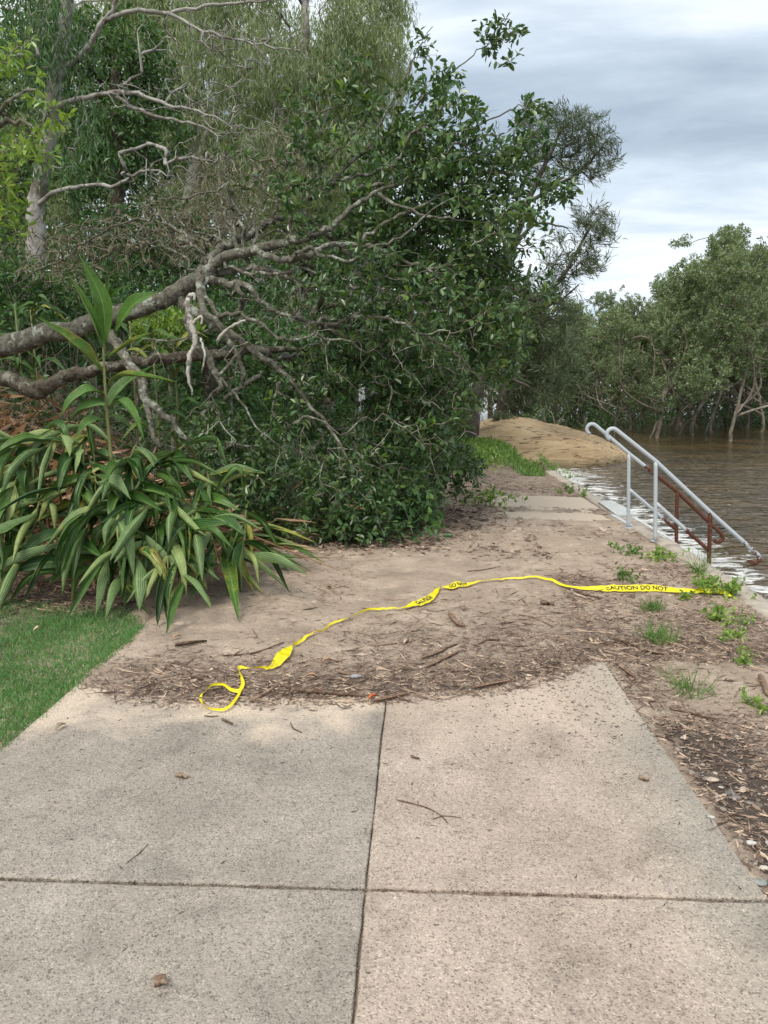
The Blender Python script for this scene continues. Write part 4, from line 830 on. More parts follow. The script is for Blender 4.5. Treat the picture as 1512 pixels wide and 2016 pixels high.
# ------------------------------------------------------------------ steps, landing and handrails
st = thing('water_steps', 'pale landing and steps into the water with two hooked, partly rusted handrails', 'steps', (2.45, 9.0, 0))
A0, B0, C0, D0 = G(1215,1015,.03), G(1257,1013,.03), G(1205,986,.03), G(1178,988,.03)
a = Acc(); nrib = 8
dirL = (D0-A0); wv = (B0-A0)*[1,1,0]
for i in range(nrib):
    f0, f1 = i/nrib, (i+.72)/nrib
    q = [A0+wv*f0, A0+wv*f1, D0+(C0-D0)*f1, D0+(C0-D0)*f0]
    V = [p-[0,0,.02] for p in q]+[p+[0,0,.008] for p in q]; a.add(V, [0,3,2,1, 4,5,6,7, 0,1,5,4, 1,2,6,5, 2,3,7,6, 3,0,4,7], [4]*6)
part(a, 'landing_grate', M_GRATE, st, False)
a = Acc(); q = [A0, B0, C0, D0]; V = [p-[0,0,.09] for p in q]+[p-[0,0,.004] for p in q]; a.add(V, [0,3,2,1, 4,5,6,7, 0,1,5,4, 1,2,6,5, 2,3,7,6, 3,0,4,7], [4]*6); part(a, 'landing_frame', M_WHITE, st, False)
# stringer board running down toward the camera
S0, S1 = G(1213,1016,.01), G(1284,1052,-.0); S2 = G(1372,1118,-.05)
def plank(acc, p, q, wid, top0, top1, th, cut=0):
    d = nrm((q-p)*[1,1,0]); s_ = np.array([d[1], -d[0], 0])
    V = []
    for c_, tz in ((p, top0), (q, top1)):
        for sx in (0, wid):
            for z in (tz-th, tz): V.append((c_[0]+s_[0]*sx, c_[1]+s_[1]*sx, z))
    acc.add(V, [0,1,3,2, 4,6,7,5, 0,4,5,1, 2,3,7,6, 1,5,7,3, 0,2,6,4], [4]*6)
a = Acc(); plank(a, S0-[.02,0,0], S1-[.02,0,0], .05, .03, -.005, .3); part(a, 'stringer', M_WHITE, st, False)
a = Acc()
for i in range(4): plank(a, S0+[.06+i*.055,-.02,0], S1+[.06+i*.055,0,0], .04, .0, -.05, .03)
part(a, 'tread', M_GRATE, st, False)
a = Acc(); plank(a, S1+[.0,-.05,0], S2+[.0,0,0], .07, -.0, -.05, .25); part(a, 'lower_stringer', M_WHITE, st, False)
for nlow in range(3):
    a = Acc()
    for i in range(4): a.box(2.72+nlow*.25, 2.94+nlow*.25, 7.66+i*.15, 7.78+i*.15, -.2-nlow*.17, -.17-nlow*.17)
    part(a, 'tread', M_GRATE, st, False)
def hook_path(p0, d, r_, turn_to, n=9):
    """arc starting at p0 heading d, bending by 200 degrees in the plane of d and turn_to"""
    d = nrm(d); t_ = nrm(turn_to-d*np.dot(turn_to, d)); c_ = p0+t_*r_
    return [c_+(-t_*math.cos(th)+d*math.sin(th))*r_ for th in np.linspace(0, R(200), n)]
def rail(label, Yr, top, b1, t2, b2, bot, mid0, mid1, rust_top, rust_mid, rr):
    Pt, P1, P2, P3 = P(*top, Yr), P(*b1[0], Yr), P(*t2, Yr), P(*bot, Yr)
    d = nrm(P1-Pt)
    path_ = [Pt+(P1-Pt)*f for f in np.linspace(0, 1, 8)]+[P1+(P2-P1)*f for f in np.linspace(0, 1, 10)[1:]]+[P2+(P3-P2)*f for f in np.linspace(0, 1, 10)[1:]]
    path_ = hook_path(Pt, -d, .055, np.array([0, 0, -1.]))[::-1][:-1]+path_
    path_ += hook_path(P3, nrm(P3-P2), .05, np.array([-.6, 0, -1.]))[1:]
    path_ = np.array(path_); px_at = np.linspace(0, 1, len(path_))
    a = Acc(); a.tube(path_, rr, 12, att=np.interp(px_at, *rust_top)); top_ = part(a, 'handrail', M_RAIL, st, True, 'rust'); top_['label'] = label
    for (tt, bb, ru) in ((P1, P(*b1[1], Yr), (0, 0.05)), (P2, P(*b2, Yr), (.75, 1))):
        a = Acc(); n_ = 14; pp = np.array([tt*[1,1,1]+(np.array([bb[0], bb[1], bb[2]])-tt)*f for f in np.linspace(0, 1, n_)])
        a.tube(pp, rr*.98, 12, att=np.linspace(ru[0], ru[1], n_)); a.V = [v-np.array(st.location) for v in a.V]; o = a.build('post', M_RAIL, top_, True, 'rust')
        a = Acc(); a.tube([bb, bb+[0,0,.012]], .05, 12, att=ru[1]); a.V = [v-np.array(st.location) for v in a.V]; a.build('base_plate', M_RAIL, top_, True, 'rust')
    a = Acc(); m0, m1 = P(*mid0, Yr), P(*mid1, Yr); a.tube(np.array([m0+(m1-m0)*f for f in np.linspace(0, 1, 14)]), rr*.9, 12, att=np.interp(np.linspace(0,1,14), *rust_mid)); a.V = [v-np.array(st.location) for v in a.V]
    a.build('lower_rail', M_RAIL, top_, True, 'rust')
rail('nearer handrail, mostly grey paint with rust at the end', 7.6, (1213,846), ((1291,908),(1290,1066)), (1398,1008), (1395,1150), (1492,1092), (1291,990), (1397,1085), ([0,.2,.45,.62,.72,.85,.9,1],[.16,.1,.30,.22,.38,.62,1,1]), ([0,.5,.62,1],[0,.1,.9,1]), .0205)
rail('farther handrail, rusted from its middle down', 8.35, (1172,837), ((1238,893),(1237,1040)), (1333,968), (1331,1100), (1421,1052), (1238,963), (1333,1044), ([0,.38,.46,.6,1],[0,.05,.62,.95,1]), ([0,.55,.8,1],[.05,.3,.6,1]), .0205)

# ------------------------------------------------------------------ caution tape
ctl = [(475,1352,.018,0),(452,1384,.014,1.2),(425,1390,.012,2),(400,1380,.012,3),(396,1362,.012,4),(415,1350,.012,5),(440,1348,.014,5.4),(468,1356,.02,6),(478,1345,.02,7),(474,1328,.016,8),(470,1314,.022,9),(488,1312,.014,10),(512,1314,.014,11),(532,1314,.018,12),
       (545,1304,.045,12.6),(558,1293,.06,12.7),(568,1280,.04,12.9),(573,1270,.016,14),(592,1262,.02,15.2),(612,1250,.016,16.2),(632,1240,.014,17.4),(660,1228,.014,18.6),(690,1216,.016,20),(722,1203,.014,21),(755,1198,.018,22),(790,1196,.016,22.6),
       (818,1190,.042,22.0),(842,1182,.05,22.1),(856,1170,.038,22.5),(866,1157,.03,23),(884,1158,.05,22.2),(906,1154,.045,21.95),(930,1150,.03,22.3),(956,1143,.022,22.7),(1000,1139,.018,22.2),(1050,1136,.018,21.9),(1090,1144,.024,21.9),(1130,1152,.022,22.2),(1170,1156,.036,21.9),(1205,1158,.055,21.9),(1255,1157,.058,21.9),(1300,1158,.05,21.9),(1350,1161,.035,22.1),(1395,1163,.045,21.9),(1420,1163,.04,22),(1440,1171,.02,22.5)]
cp = np.array([np.append(G(c_[0], c_[1], .035)[:2], .0) for c_ in ctl]); cp[:, 2] = np.maximum(hgt(cp[:,0], cp[:,1]), 0)+.022
wds = np.array([c_[2]*(1.12 if c_[2] > .03 else .95) for c_ in ctl]); tws = np.array([c_[3] for c_ in ctl])
def crom(Pn, sub):
    m = len(Pn); e = np.vstack([2*Pn[0]-Pn[1], Pn, 2*Pn[-1]-Pn[-2]]); o_ = []
    for t in np.linspace(0, m-1, (m-1)*sub+1):
        i = min(int(t), m-2); f = t-i; a_, b_, c_, d_ = e[i:i+4]; o_.append(.5*((2*b_)+(-a_+c_)*f+(2*a_-5*b_+4*c_-d_)*f*f+(-a_+3*b_-3*c_+d_)*f**3))
    return np.array(o_)
SUB = 8; tp_ = crom(cp, SUB); tt_ = np.linspace(0, len(ctl)-1, len(tp_)); wd_ = np.interp(tt_, np.arange(len(ctl)), wds); tw_ = np.interp(tt_, np.arange(len(ctl)), tws)
tp_[:, 2] = np.maximum(hgt(tp_[:,0], tp_[:,1]), 0)+.012+wd_*.28+.004*vn(tt_*3, tt_*0, 2)
tan_ = nrm(np.gradient(tp_, axis=0)); sidev = nrm(np.cross(tan_, [0,0,1.])); upn = np.cross(sidev, tan_)
# phase 22 (7*pi) is the flat state, propped up a little towards the camera
ph = tw_-21.99
ca = nrm(sidev*np.cos(ph-.55)[:, None]+upn*np.sin(ph-.55)[:, None]); cn = nrm(np.cross(tan_, ca))
rgT = np.random.default_rng(8)
def tape_pt(fi, v, lift=0.):
    i = np.clip(np.floor(fi).astype(int), 0, len(tp_)-2); f = (fi-i)[..., None]
    c_ = tp_[i]*(1-f)+tp_[i+1]*f; a2 = ca[i]*(1-f)+ca[i+1]*f; n2 = cn[i]*(1-f)+cn[i+1]*f; w2 = (wd_[i]*(1-f[..., 0])+wd_[i+1]*f[..., 0])
    fold = (.09*np.sin(v*5+fi*.23)+.04*np.cos(v*9-fi*.5))*w2*.5
    return c_+a2*(v*w2)[..., None]+n2*(fold+lift)[..., None]
fi = np.arange(0, len(tp_)-1, .5); vv = np.linspace(-.5, .5, 7); FI, VV = np.meshgrid(fi, vv, indexing='ij')
tape = thing('caution_tape', 'yellow caution tape with black letters trailing across the sand, looped at one end', 'tape', cp[20])
a = Acc(); a.grid(tape_pt(FI, VV, .0004)); a.grid(tape_pt(FI, VV, -.0004), flip=True); part(a, 'strip', M_TAPE, tape)
def lettering(txt, c_from, c_to, hfrac=.62, flip=1):
    cu = bpy.data.curves.new('t', 'FONT'); cu.body = txt; cu.size = 1; cu.offset = .018; ob = bpy.data.objects.new('t', cu); COL.objects.link(ob)
    bpy.context.view_layer.update(); me = ob.to_mesh(); V = np.array([v.co[:] for v in me.vertices]); F = [list(p.vertices) for p in me.polygons]; ob.to_mesh_clear()
    bpy.data.objects.remove(ob); bpy.data.curves.remove(cu)
    x0, x1 = V[:,0].min(), V[:,0].max(); y0, y1 = V[:,1].min(), V[:,1].max()
    u = (V[:,0]-x0)/(x1-x0); v = ((V[:,1]-y0)/(y1-y0)-.5)*hfrac*flip
    fi_ = (c_from+(c_to-c_from)*u)*SUB
    for s_ in (1,):
        P_ = tape_pt(fi_, v, .0045*LSGN); a = Acc(); a.add(P_, np.concatenate([np.array(f_) for f_ in F]), [len(f_) for f_ in F]); part(a, 'lettering', M_INK, tape, False)
# find which face of the tape looks up at the flat stretch
mid_i = int(40*SUB); LSGN = 1 if cn[mid_i][2] > 0 else -1
FL = 1 if ca[mid_i][1] > 0 else -1
lettering('CAUTION DO NOT', 38.7, 41.3, .6, FL)
LSGN = 1 if cn[31*SUB][2] > 0 else -1
lettering('DO NOT', 30.0, 31.6, .6, FL)
lettering('CAUTION', 26.0, 27.4, .6, FL)
print('tape up', cn[mid_i], ca[mid_i])

# ------------------------------------------------------------------ ginger plants
def gleaf(acc, ctrl, width, up=(0,-.35,1), roll=.35, twist=0, edge_bias=0., seed=0):
    c_ = crom(np.array(ctrl, float), 12 if len(ctrl) == 2 else 7); n_ = len(c_); t = np.linspace(0, 1, n_)
    tn = nrm(np.gradient(c_, axis=0)); u_ = np.array(up, float); sd2 = nrm(np.cross(tn, u_)+1e-4); nn = np.cross(sd2, tn)
    an = twist*t; s3 = sd2*np.cos(an)[:, None]+nn*np.sin(an)[:, None]; n3 = -sd2*np.sin(an)[:, None]+nn*np.cos(an)[:, None]
    wd = width*.5*np.clip(np.sin(np.pi*np.clip(t*.96+.03, 0, 1)**.85), 0, 1)**.75*(1-.15*t); vs_ = np.linspace(-1, 1, 11)
    wav = .06*np.sin(t*17+seed)[:, None]*abs(vs_)[None]
    th = vs_[None]*(roll*1.9)*(.5+.5*np.sin(np.pi*t))[:, None]   # arc across the blade
    k_ = max(roll*1.9, .05)
    X_ = np.sin(th)/k_*wd[:, None]; Z_ = (1-np.cos(th))/k_*wd[:, None]+abs(vs_)[None]*wd[:, None]*.28+wav*wd[:, None]*1.6
    V = c_[:, None]+s3[:, None]*X_[..., None]+n3[:, None]*Z_[..., None]
    ed = (vs_[None]+(4.0 if edge_bias > .1 else 0.))*np.ones_like(X_)
    acc.grid(V, 0, ed, True); acc.grid(V-n3[:, None]*.0022, 1, ed, False)
Yg = 5.55
ug = thing('ginger_plant', 'single upright ginger stalk with long green leaves rising above the flattened clump', 'plant', P(222, 935, Yg))
a = Acc(); a.tube(crom(np.array([P(228,1000,5.62),P(222,930,Yg),P(212,830,Yg),P(206,740,Yg),P(204,670,Yg),P(207,600,Yg),P(206,560,Yg)]), 5), np.linspace(.016,.005,31), 8); part(a, 'stem', M_GSTEM, ug)
UL = [([(208,672,5.55),(200,590,5.5),(157,503,5.45)],.135,.25,(.4,-1,.3)),([(206,690,5.55),(178,620,5.5),(135,540,5.5)],.10,.9,(.8,-.6,.2)),([(202,732,5.55),(150,680,5.4),(75,625,5.3)],.13,.55,(.5,-.6,.8)),
      ([(211,630,5.55),(218,590,5.55),(245,562,5.5)],.09,.7,(-.3,-1,.4)),([(228,652,5.55),(262,600,5.5),(312,574,5.45)],.13,.2,(-.3,-1,.5)),([(212,705,5.55),(235,690,5.5),(270,668,5.4),(300,655,5.4)],.07,.5,(0,-.8,1)),
      ([(214,760,5.55),(235,742,5.45),(285,742,5.35),(348,752,5.3)],.08,.6,(0,-.5,1)),([(205,778,5.55),(180,770,5.45),(145,785,5.4),(118,822,5.35)],.12,.3,(0,-.7,1)),([(212,802,5.55),(240,792,5.45),(262,815,5.35),(284,866,5.3)],.09,.4,(.2,-.5,1)),
      ([(206,826,5.55),(175,832,5.45),(148,862,5.4)],.10,.3,(0,-.8,1)),([(210,800,5.6),(240,760,5.7),(300,720,5.8)],.10,.3,(0,-1,.8)),([(209,600,5.55),(212,575,5.55),(214,548,5.55)],.05,.8,(0,-1,.1))]
for i, (cl_, wd, ro, up_) in enumerate(UL):
    a = Acc(); gleaf(a, [P(*q_) for q_ in cl_], wd, up_, ro, 0, .12 if i in (2,5,6) else 0, i); part(a, 'leaf', [M_GNEW, M_GUND], ug, True, 'edge')
# flattened stalks: root on the bank, tip where the photograph shows leaf ends
rg = np.random.default_rng(55)
gl = 'flattened ginger stalk with drooping green leaves in the heap beside the lawn'
tipl = [(-40,900,5.6),(30,880,5.7),(90,880,5.6),(150,905,5.6),(-60,960,5.4),(20,970,5.3),(70,1010,5.25),(130,960,5.4),(190,950,5.4),(250,930,5.5),(310,930,5.6),(-30,1060,5.2),(40,1090,5.1),(110,1080,5.1),(170,1040,5.1),(230,1020,5.2),(290,1000,5.2),(340,1000,5.3),
        (200,1110,5.05),(270,1100,5.0),(330,1120,4.95),(380,1050,5.2),(360,1150,4.9),(420,1030,5.4),(430,1110,5.2),(480,1090,5.4),(0,1140,5.2),(300,1060,5.2),(60,930,5.7),(420,980,5.7),(150,1130,5.2),(240,1150,5.1)]
special = {(480,1090,5.4): 'flattened ginger stalk reaching farthest right with fanned yellow-green leaves', (360,1150,4.9): 'flattened ginger stalk drooping nearest the lawn corner with wide grey-green leaves'}
for i, (px, py, Y) in enumerate(tipl):
    T_p = P(px, py, Y); T_p[2] = max(T_p[2], .14)
    r0 = np.array([T_p[0]*.75-.75+rg.normal(0,.35), 6.3+rg.random()*.6, 0]); r0[2] = hgt(r0[0], r0[1])-.02
    hh = max(T_p[2]+.02, .36+.22*rg.random()); c1 = r0*.65+T_p*.35; c1[2] = hh+.05; c2 = r0*.25+T_p*.75; c2[2] = max(hh*.9, T_p[2]+.1)
    cc = crom(np.array([r0, c1, c2, T_p]), 8); lay = 'top' if py < 925 else 'upper' if py < 985 else 'middle' if py < 1065 else 'lowest'
    k_ = sorted(q_[0] for q_ in tipl if ('top' if q_[1] < 925 else 'upper' if q_[1] < 985 else 'middle' if q_[1] < 1065 else 'lowest') == lay).index(px)
    t = thing('ginger_plant', special.get((px,py,Y), 'drooping green ginger stalk, %s from the left in the %s layer of the heap' % (ORD[k_], lay)), 'plant', r0, 'flattened ginger stalks')
    a = Acc(); a.tube(cc, np.linspace(.013,.005,len(cc)), 7); part(a, 'stem', M_GSTEM, t)
    a = Acc(); m = len(cc); nl = 9+int(rg.integers(0,3))
    for j in range(nl):
        f = .42+.58*(j+1)/nl; k = min(int(f*(m-1)), m-1); p0 = cc[k]; d = nrm(cc[min(k+1, m-1)]-cc[max(k-1, 0)]); s_ = np.cross(d, [0,0,1.])*(1 if j % 2 else -1)
        L_ = .34+.24*rg.random(); th = rg.normal(.25*(1 if p0[0] > -2.2 else -.6), .85); t1 = np.array([1., 0, 0]); t2 = np.array([0, -.66, -.60 if p0[2] > .3 else -.2])
        o_ = nrm(t1*math.sin(th)+t2*math.cos(th)+np.array([0,-.55,.6])*rg.normal(.12,.22)+d*.25); dr = .35*rg.random()**2
        p1 = p0+o_*L_*.5+np.array([0,-.6,.7])*(.015+.05*rg.random()); p2 = p0+nrm(o_+[0,0,-dr])*L_
        if rg.random() < .14: p2 = p1+np.array([o_[0]*.3, o_[1]*.3-.05, -.75])*L_*.5
        p1[2] = max(p1[2], float(hgt(p1[0],p1[1]))+.03); p2[2] = max(p2[2], float(hgt(p2[0],p2[1]))+.012)
        und = rg.random() < .42
        gleaf(a, [p0, p1, p2], .085+.065*rg.random(), rg.normal(0,.35,3)+([0,.55,-.8] if und else [0,-.55,.8]), .45+1.15*rg.random(), rg.normal(0,.45), .25 if rg.random() < .07 else 0, i*9+j)
    part(a, 'leaves', [M_GTOP, M_GUND], t, True, 'edge')
# fan of long leaves lying on the sand to the right of the heap
for i, (px, py) in enumerate(((500,1105),(470,1140))):
    r0 = P(360+20*i, 1000+20*i, 6.0); t = thing('ginger_plant', ('flat ginger stalk fanned along the sand at the foot of the fallen crown', 'flat ginger stalk fanned low over the sand in front of the other fan')[i], 'plant', r0, 'flattened ginger stalks'); e_ = G(px, py, .06)
    cc = crom(np.array([r0, (r0+e_)/2+[0,0,.1], e_]), 8); a = Acc(); a.tube(cc, np.linspace(.013,.006,len(cc)), 7); part(a, 'stem', M_GSTEM, t); a = Acc()
    for j, (qx, qy, w_) in enumerate(((600,1056,.07),(622,1068,.07),(625,1092,.08),(640,1108,.09),(612,1126,.10),(570,1130,.08),(618,1080,.06),(560,1062,.07),(596,1100,.09)) if i == 0 else ((562,1152,.11),(500,1168,.12),(575,1170,.07),(470,1226,.13),(540,1130,.10),(450,1180,.11),(520,1172,.08))):
        e2 = P(qx, qy, 6.25-.25*j/7) if i == 0 else G(qx, qy, .02); e2[2] = max(e2[2], .03); k = int((.5+.07*j)*(len(cc)-1)); p0 = cc[min(k, len(cc)-1)]; gleaf(a, [p0, (p0+e2)/2+[0,0,.06], e2], w_, (0,-.4,1 if j % 2 else -.8), .5, 0, .15 if j % 3 == 0 else 0, j)
    part(a, 'leaves', [M_GTOP, M_GUND], t, True, 'edge')
# green clump still standing behind the stems
for i, (px, py, Y) in enumerate(((300,700,8.2),(255,660,8.4),(340,690,8.2),(30,640,8.6),(60,640,8.6))):
    b = P(px, py, Y); b[2] = float(hgt(b[0], Y)); T0 = P(px, py-30, Y); t = thing('ginger_plant', ('ginger clump behind the two trunks, right of the upright stalk','ginger clump just left of the upright stalk behind the trunks','ginger clump nearest the white broken branch behind the trunks','leftmost ginger clump behind the upper fallen trunk','second ginger clump from the left behind the upper trunk')[i], 'plant', b, 'ginger clumps behind the trunks'); a = Acc(); a.tube([b, (b+T0)/2+[.03,0,0], T0], [.012,.01,.008], 6); part(a, 'stem', M_GSTEM, t); a = Acc()
    for j in range(14):
        an = rg.random()*6.28; o_ = np.array([math.cos(an), math.sin(an)*.7, .25+.6*rg.random()]); p0 = b+(T0-b)*(.4+.6*rg.random()); L_ = .35+.2*rg.random(); gleaf(a, [p0, p0+o_*L_*.5, p0+(o_-[0,0,.5])*L_], .07, (0,-.6,1), .3, 0, 0, j)
    part(a, 'leaves', [M_GTOP, M_GUND], t, True, 'edge')
# dead fronds and litter on the bank
a = Acc(); rg = np.random.default_rng(61)
def straw(acc, n, cx, cy, sx, sy, L0, L1, w0, lift=.25, dirb=(0.5,-.8,0)):
    X = cx+rg.normal(0,sx,n); Y = cy+rg.normal(0,sy,n); Z = hgt(X,Y)+rg.random(n)*lift; L_ = L0+(L1-L0)*rg.random(n)
    leaves(acc, np.stack([X,Y,Z],-1), rg.normal(0,.55,(n,3))*[1,1,.35]+np.array(dirb), rg.normal(0,.7,(n,3))+[0,-.4,1], L_, w0*(.5+rg.random(n)), LEAF_SICKLE)
straw(a, 1500, -3.6, 7.6, .7, .5, .2, .6, .03, .5); straw(a, 900, -4.3, 7.9, .6, .5, .2, .6, .03, .7); straw(a, 700, -2.5, 7.2, .5, .4, .2, .5, .025, .35, (.7,-.5,-.2)); straw(a, 500, -2.9, 6.2, .7, .3, .2, .5, .02, .15)
o = a.build('dead_fronds', M_STRAW, None, False); tag(o, 'heap of dry brown fronds and leaves on the bank under the fallen trunks', 'dead leaves', None, 'stuff')
for i, (pa, pb, pc) in enumerate((((380,985),(460,1040),(690,1132)),((390,1000),(470,1060),(640,1085)),((360,990),(430,1020),(560,1100)),((400,1010),(500,1080),(620,1128)),((370,1000),(450,1060),(520,1120)),((420,1040),(500,1090),(700,1100)))):
    q = [P(pa[0],pa[1],6.2), P(pb[0],pb[1],6.1), G(pc[0],pc[1],.02)]; q[1][2] = max(q[1][2], .1); a = Acc(); cc = crom(np.array(q), 8); gleaf(a, q, .035, (0,-.5,1), .9, .6, 1.0, i)
    o = a.build('dry_frond', [M_STRAW, M_STRAW]); tag(o, ['dry pink-brown frond pointing right onto the sand beyond the green heap','dry frond lying against the foot of the fallen crown','short dry frond bent over the green heap','dry frond lying under the pointed one','dry frond folded among the fanned leaves','thin dry frond nearest the fallen crown'][i], 'frond', 'dry fronds right of the ginger heap')

# ------------------------------------------------------------------ ground litter
rg = np.random.default_rng(71)
def scatter(n, x0, x1, y0, y1, pw, bias=0):
    X = x0+(x1-x0)*rg.random(n); Y = y0+(y1-y0)*rg.random(n)**1; m = litter_mask(X, Y)+bias; k = rg.random(n) < np.clip(m, 0, 1)**pw; return X[k], Y[k]
a = Acc()
def chips(X, Y, L0, L1, wr, lift=.004, flat=.18, mi=0):
    n = len(X); an = rg.normal(.1, .9, n); L_ = L0+(L1-L0)*rg.random(n)**2.2
    d = np.stack([np.cos(an), np.sin(an), rg.normal(0, flat*.5, n)], -1)*np.where(rg.random(n) < .5, 1, -1)[:, None]
    onp = (X > -1.745) & (X < 1.05); Z = np.maximum(hgt(X, Y), np.where(onp, 0, -1))
    leaves(a, np.stack([X, Y, Z+lift], -1)-d*L_[:, None]*.5, d, rg.normal(0, flat*2, (n, 3))+[0,0,1], L_, L_*wr*(.5+rg.random(n)), LEAF_SICKLE, mi)
X, Y = scatter(60000, -2.0, 2.3, 3.3, 6.2, 1.6); chips(X, Y, .010, .075, .08)
X, Y = scatter(26000, -1.9, 2.3, 3.4, 9.5, 1.0, .10); chips(X, Y, .008, .05, .09, .002, .08)
X, Y = scatter(2600, -1.6, 1.3, 3.4, 5.6, 1.2); chips(X, Y, .06, .20, .035, .006, .1)
X, Y = scatter(1500, 1.0, 2.3, 2.4, 6.6, 1.0, .1); chips(X, Y, .05, .18, .03, .005, .1)
X, Y = scatter(9000, -1.7, 1.1, 3.4, 4.6, 2.0); chips(X, Y, .015, .04, .28, .006)
X, Y = scatter(26000, 1.05, 2.35, 1.5, 6.5, 1.2); chips(X, Y, .008, .06, .2)
X, Y = scatter(14000, -1.7, 2.3, 6, 12, 1.3); chips(X, Y, .02, .10, .18)
X, Y = scatter(9000, -3.4, -1.7, 4.9, 6.6, 1.0); chips(X, Y, .02, .12, .12)
X, Y = scatter(6000, -1.9, 1.2, 6.7, 9.5, 1.0, .1); chips(X, Y, .03, .10, .4, .01)
o = a.build('leaf_litter', M_LITTER, None, False); tag(o, 'brown bark chips, needles and leaf litter washed over the sand', 'litter', None, 'stuff')
a = Acc(); n = 900; X = -1.7+2.7*rg.random(n); Y = 1.3+(rg.random(n)**.55)*2.9; chips(X, Y, .006, .03, .14, .002, .05)
n = 1300; X = rg.normal(.75,.35,n).clip(-.1,1.04); Y = rg.normal(3.75,.35,n); chips(X, Y, .008, .028, .2, .002, .05)
n = 500; X = -1.745+2.8*rg.random(n); Y = rg.normal(2.122,.006,n); chips(X, Y, .006, .02, .3, -.004, .3)
n = 260; X = rg.normal(-.151,.004,n); Y = 1.2+2.4*rg.random(n); chips(X, Y, .006, .018, .3, -.002, .3)
o = a.build('needle_litter', M_NEEDLE, None, False); tag(o, 'tiny dark needles and specks scattered on the concrete slabs', 'litter', None, 'stuff')
a = Acc(); n = 520
for i in range(n):
    x = 1.08+rg.random()**1.3*.9; y = 1.9+rg.random()*1.5; 
    if i > 650: x = 1.1+rg.random()*1.1; y = 3.4+rg.random()*2.5
    r_ = .003+.010*rg.random()**3; z = float(hgt(x, y)); rs = np.linspace(0, math.pi, 5); th = np.linspace(0, 2*math.pi, 7)
    sx, sy2 = 1+.6*rg.random(), .7+.5*rg.random(); an = rg.random()*3.1; Vg = np.array([[(sx*r_*math.sin(q)*math.cos(t), sy2*r_*math.sin(q)*math.sin(t), .6*r_*math.cos(q)) for t in th] for q in rs])*(1+.35*(rg.random((5,7,1))-.5))
    c_, s_ = math.cos(an), math.sin(an); Vg = np.stack([Vg[...,0]*c_-Vg[...,1]*s_+x, Vg[...,0]*s_+Vg[...,1]*c_+y, Vg[...,2]+z+r_*.2], -1); a.grid(Vg)
o = a.build('gravel', foliage('gravel_stone', [(0,(.08,.07,.06)), (.5,(.25,.21,.17)), (.85,(.42,.38,.33)), (1,(.5,.47,.42))], .8, .3, 0), None, False); tag(o, 'loose gravel and pebbles in the dark soil along the slab edge', 'gravel', None, 'stuff')

# individual sticks, bark strips and chips
def stick(pix, r_, label, mat=M_STICK, flat=False, cat='stick', name='stick', z=.008):
    q = np.array([G(x, y, 0) for x, y in pix]); 
    for c_ in q: c_[2] = max(float(hgt(c_[0], c_[1])), 0 if -1.745 < c_[0] < 1.05 else -1)+r_*.8+.002
    cc = crom(q, 6); n_ = len(cc); rr = np.full(n_, r_)*np.interp(np.linspace(0,1,n_), [0,.1,.9,1], [.7,1,.8,.5]); a = Acc()
    if flat:
        tn = nrm(np.gradient(cc, axis=0)); s_ = nrm(np.cross(tn, [0,0,1.])); vs_ = np.linspace(-1,1,5); V = cc[:,None]+s_[:,None]*(vs_[None,:,None]*rr[:,None,None]*1.7*np.interp(np.linspace(0,1,n_),[0,.25,.7,1],[.25,1,.8,.1])[:,None,None])+np.array([0,0,1.])*(((vs_**2)[None]*rr[:,None]*1.1))[...,None]
        a.grid(V); a.grid(V-[0,0,.003], flip=True)
    else: a.tube(cc, rr, 8, lump=.25, seed=int(pix[0][0]))
    o = thing(name, label, cat, cc[0], 'loose sticks and bark on the ground'); part(a, 'wood', mat, o)
    if not flat:
        a = Acc(); k = n_//2; d = nrm(cc[k]-cc[k-1]); s_ = np.cross(d,[0,0,1.]); a.tube([cc[k], cc[k]+(d*.5+s_+[0,0,.5])*r_*2.6], [r_*.6, r_*.3], 6); part(a, 'knot', mat, o)
    return o
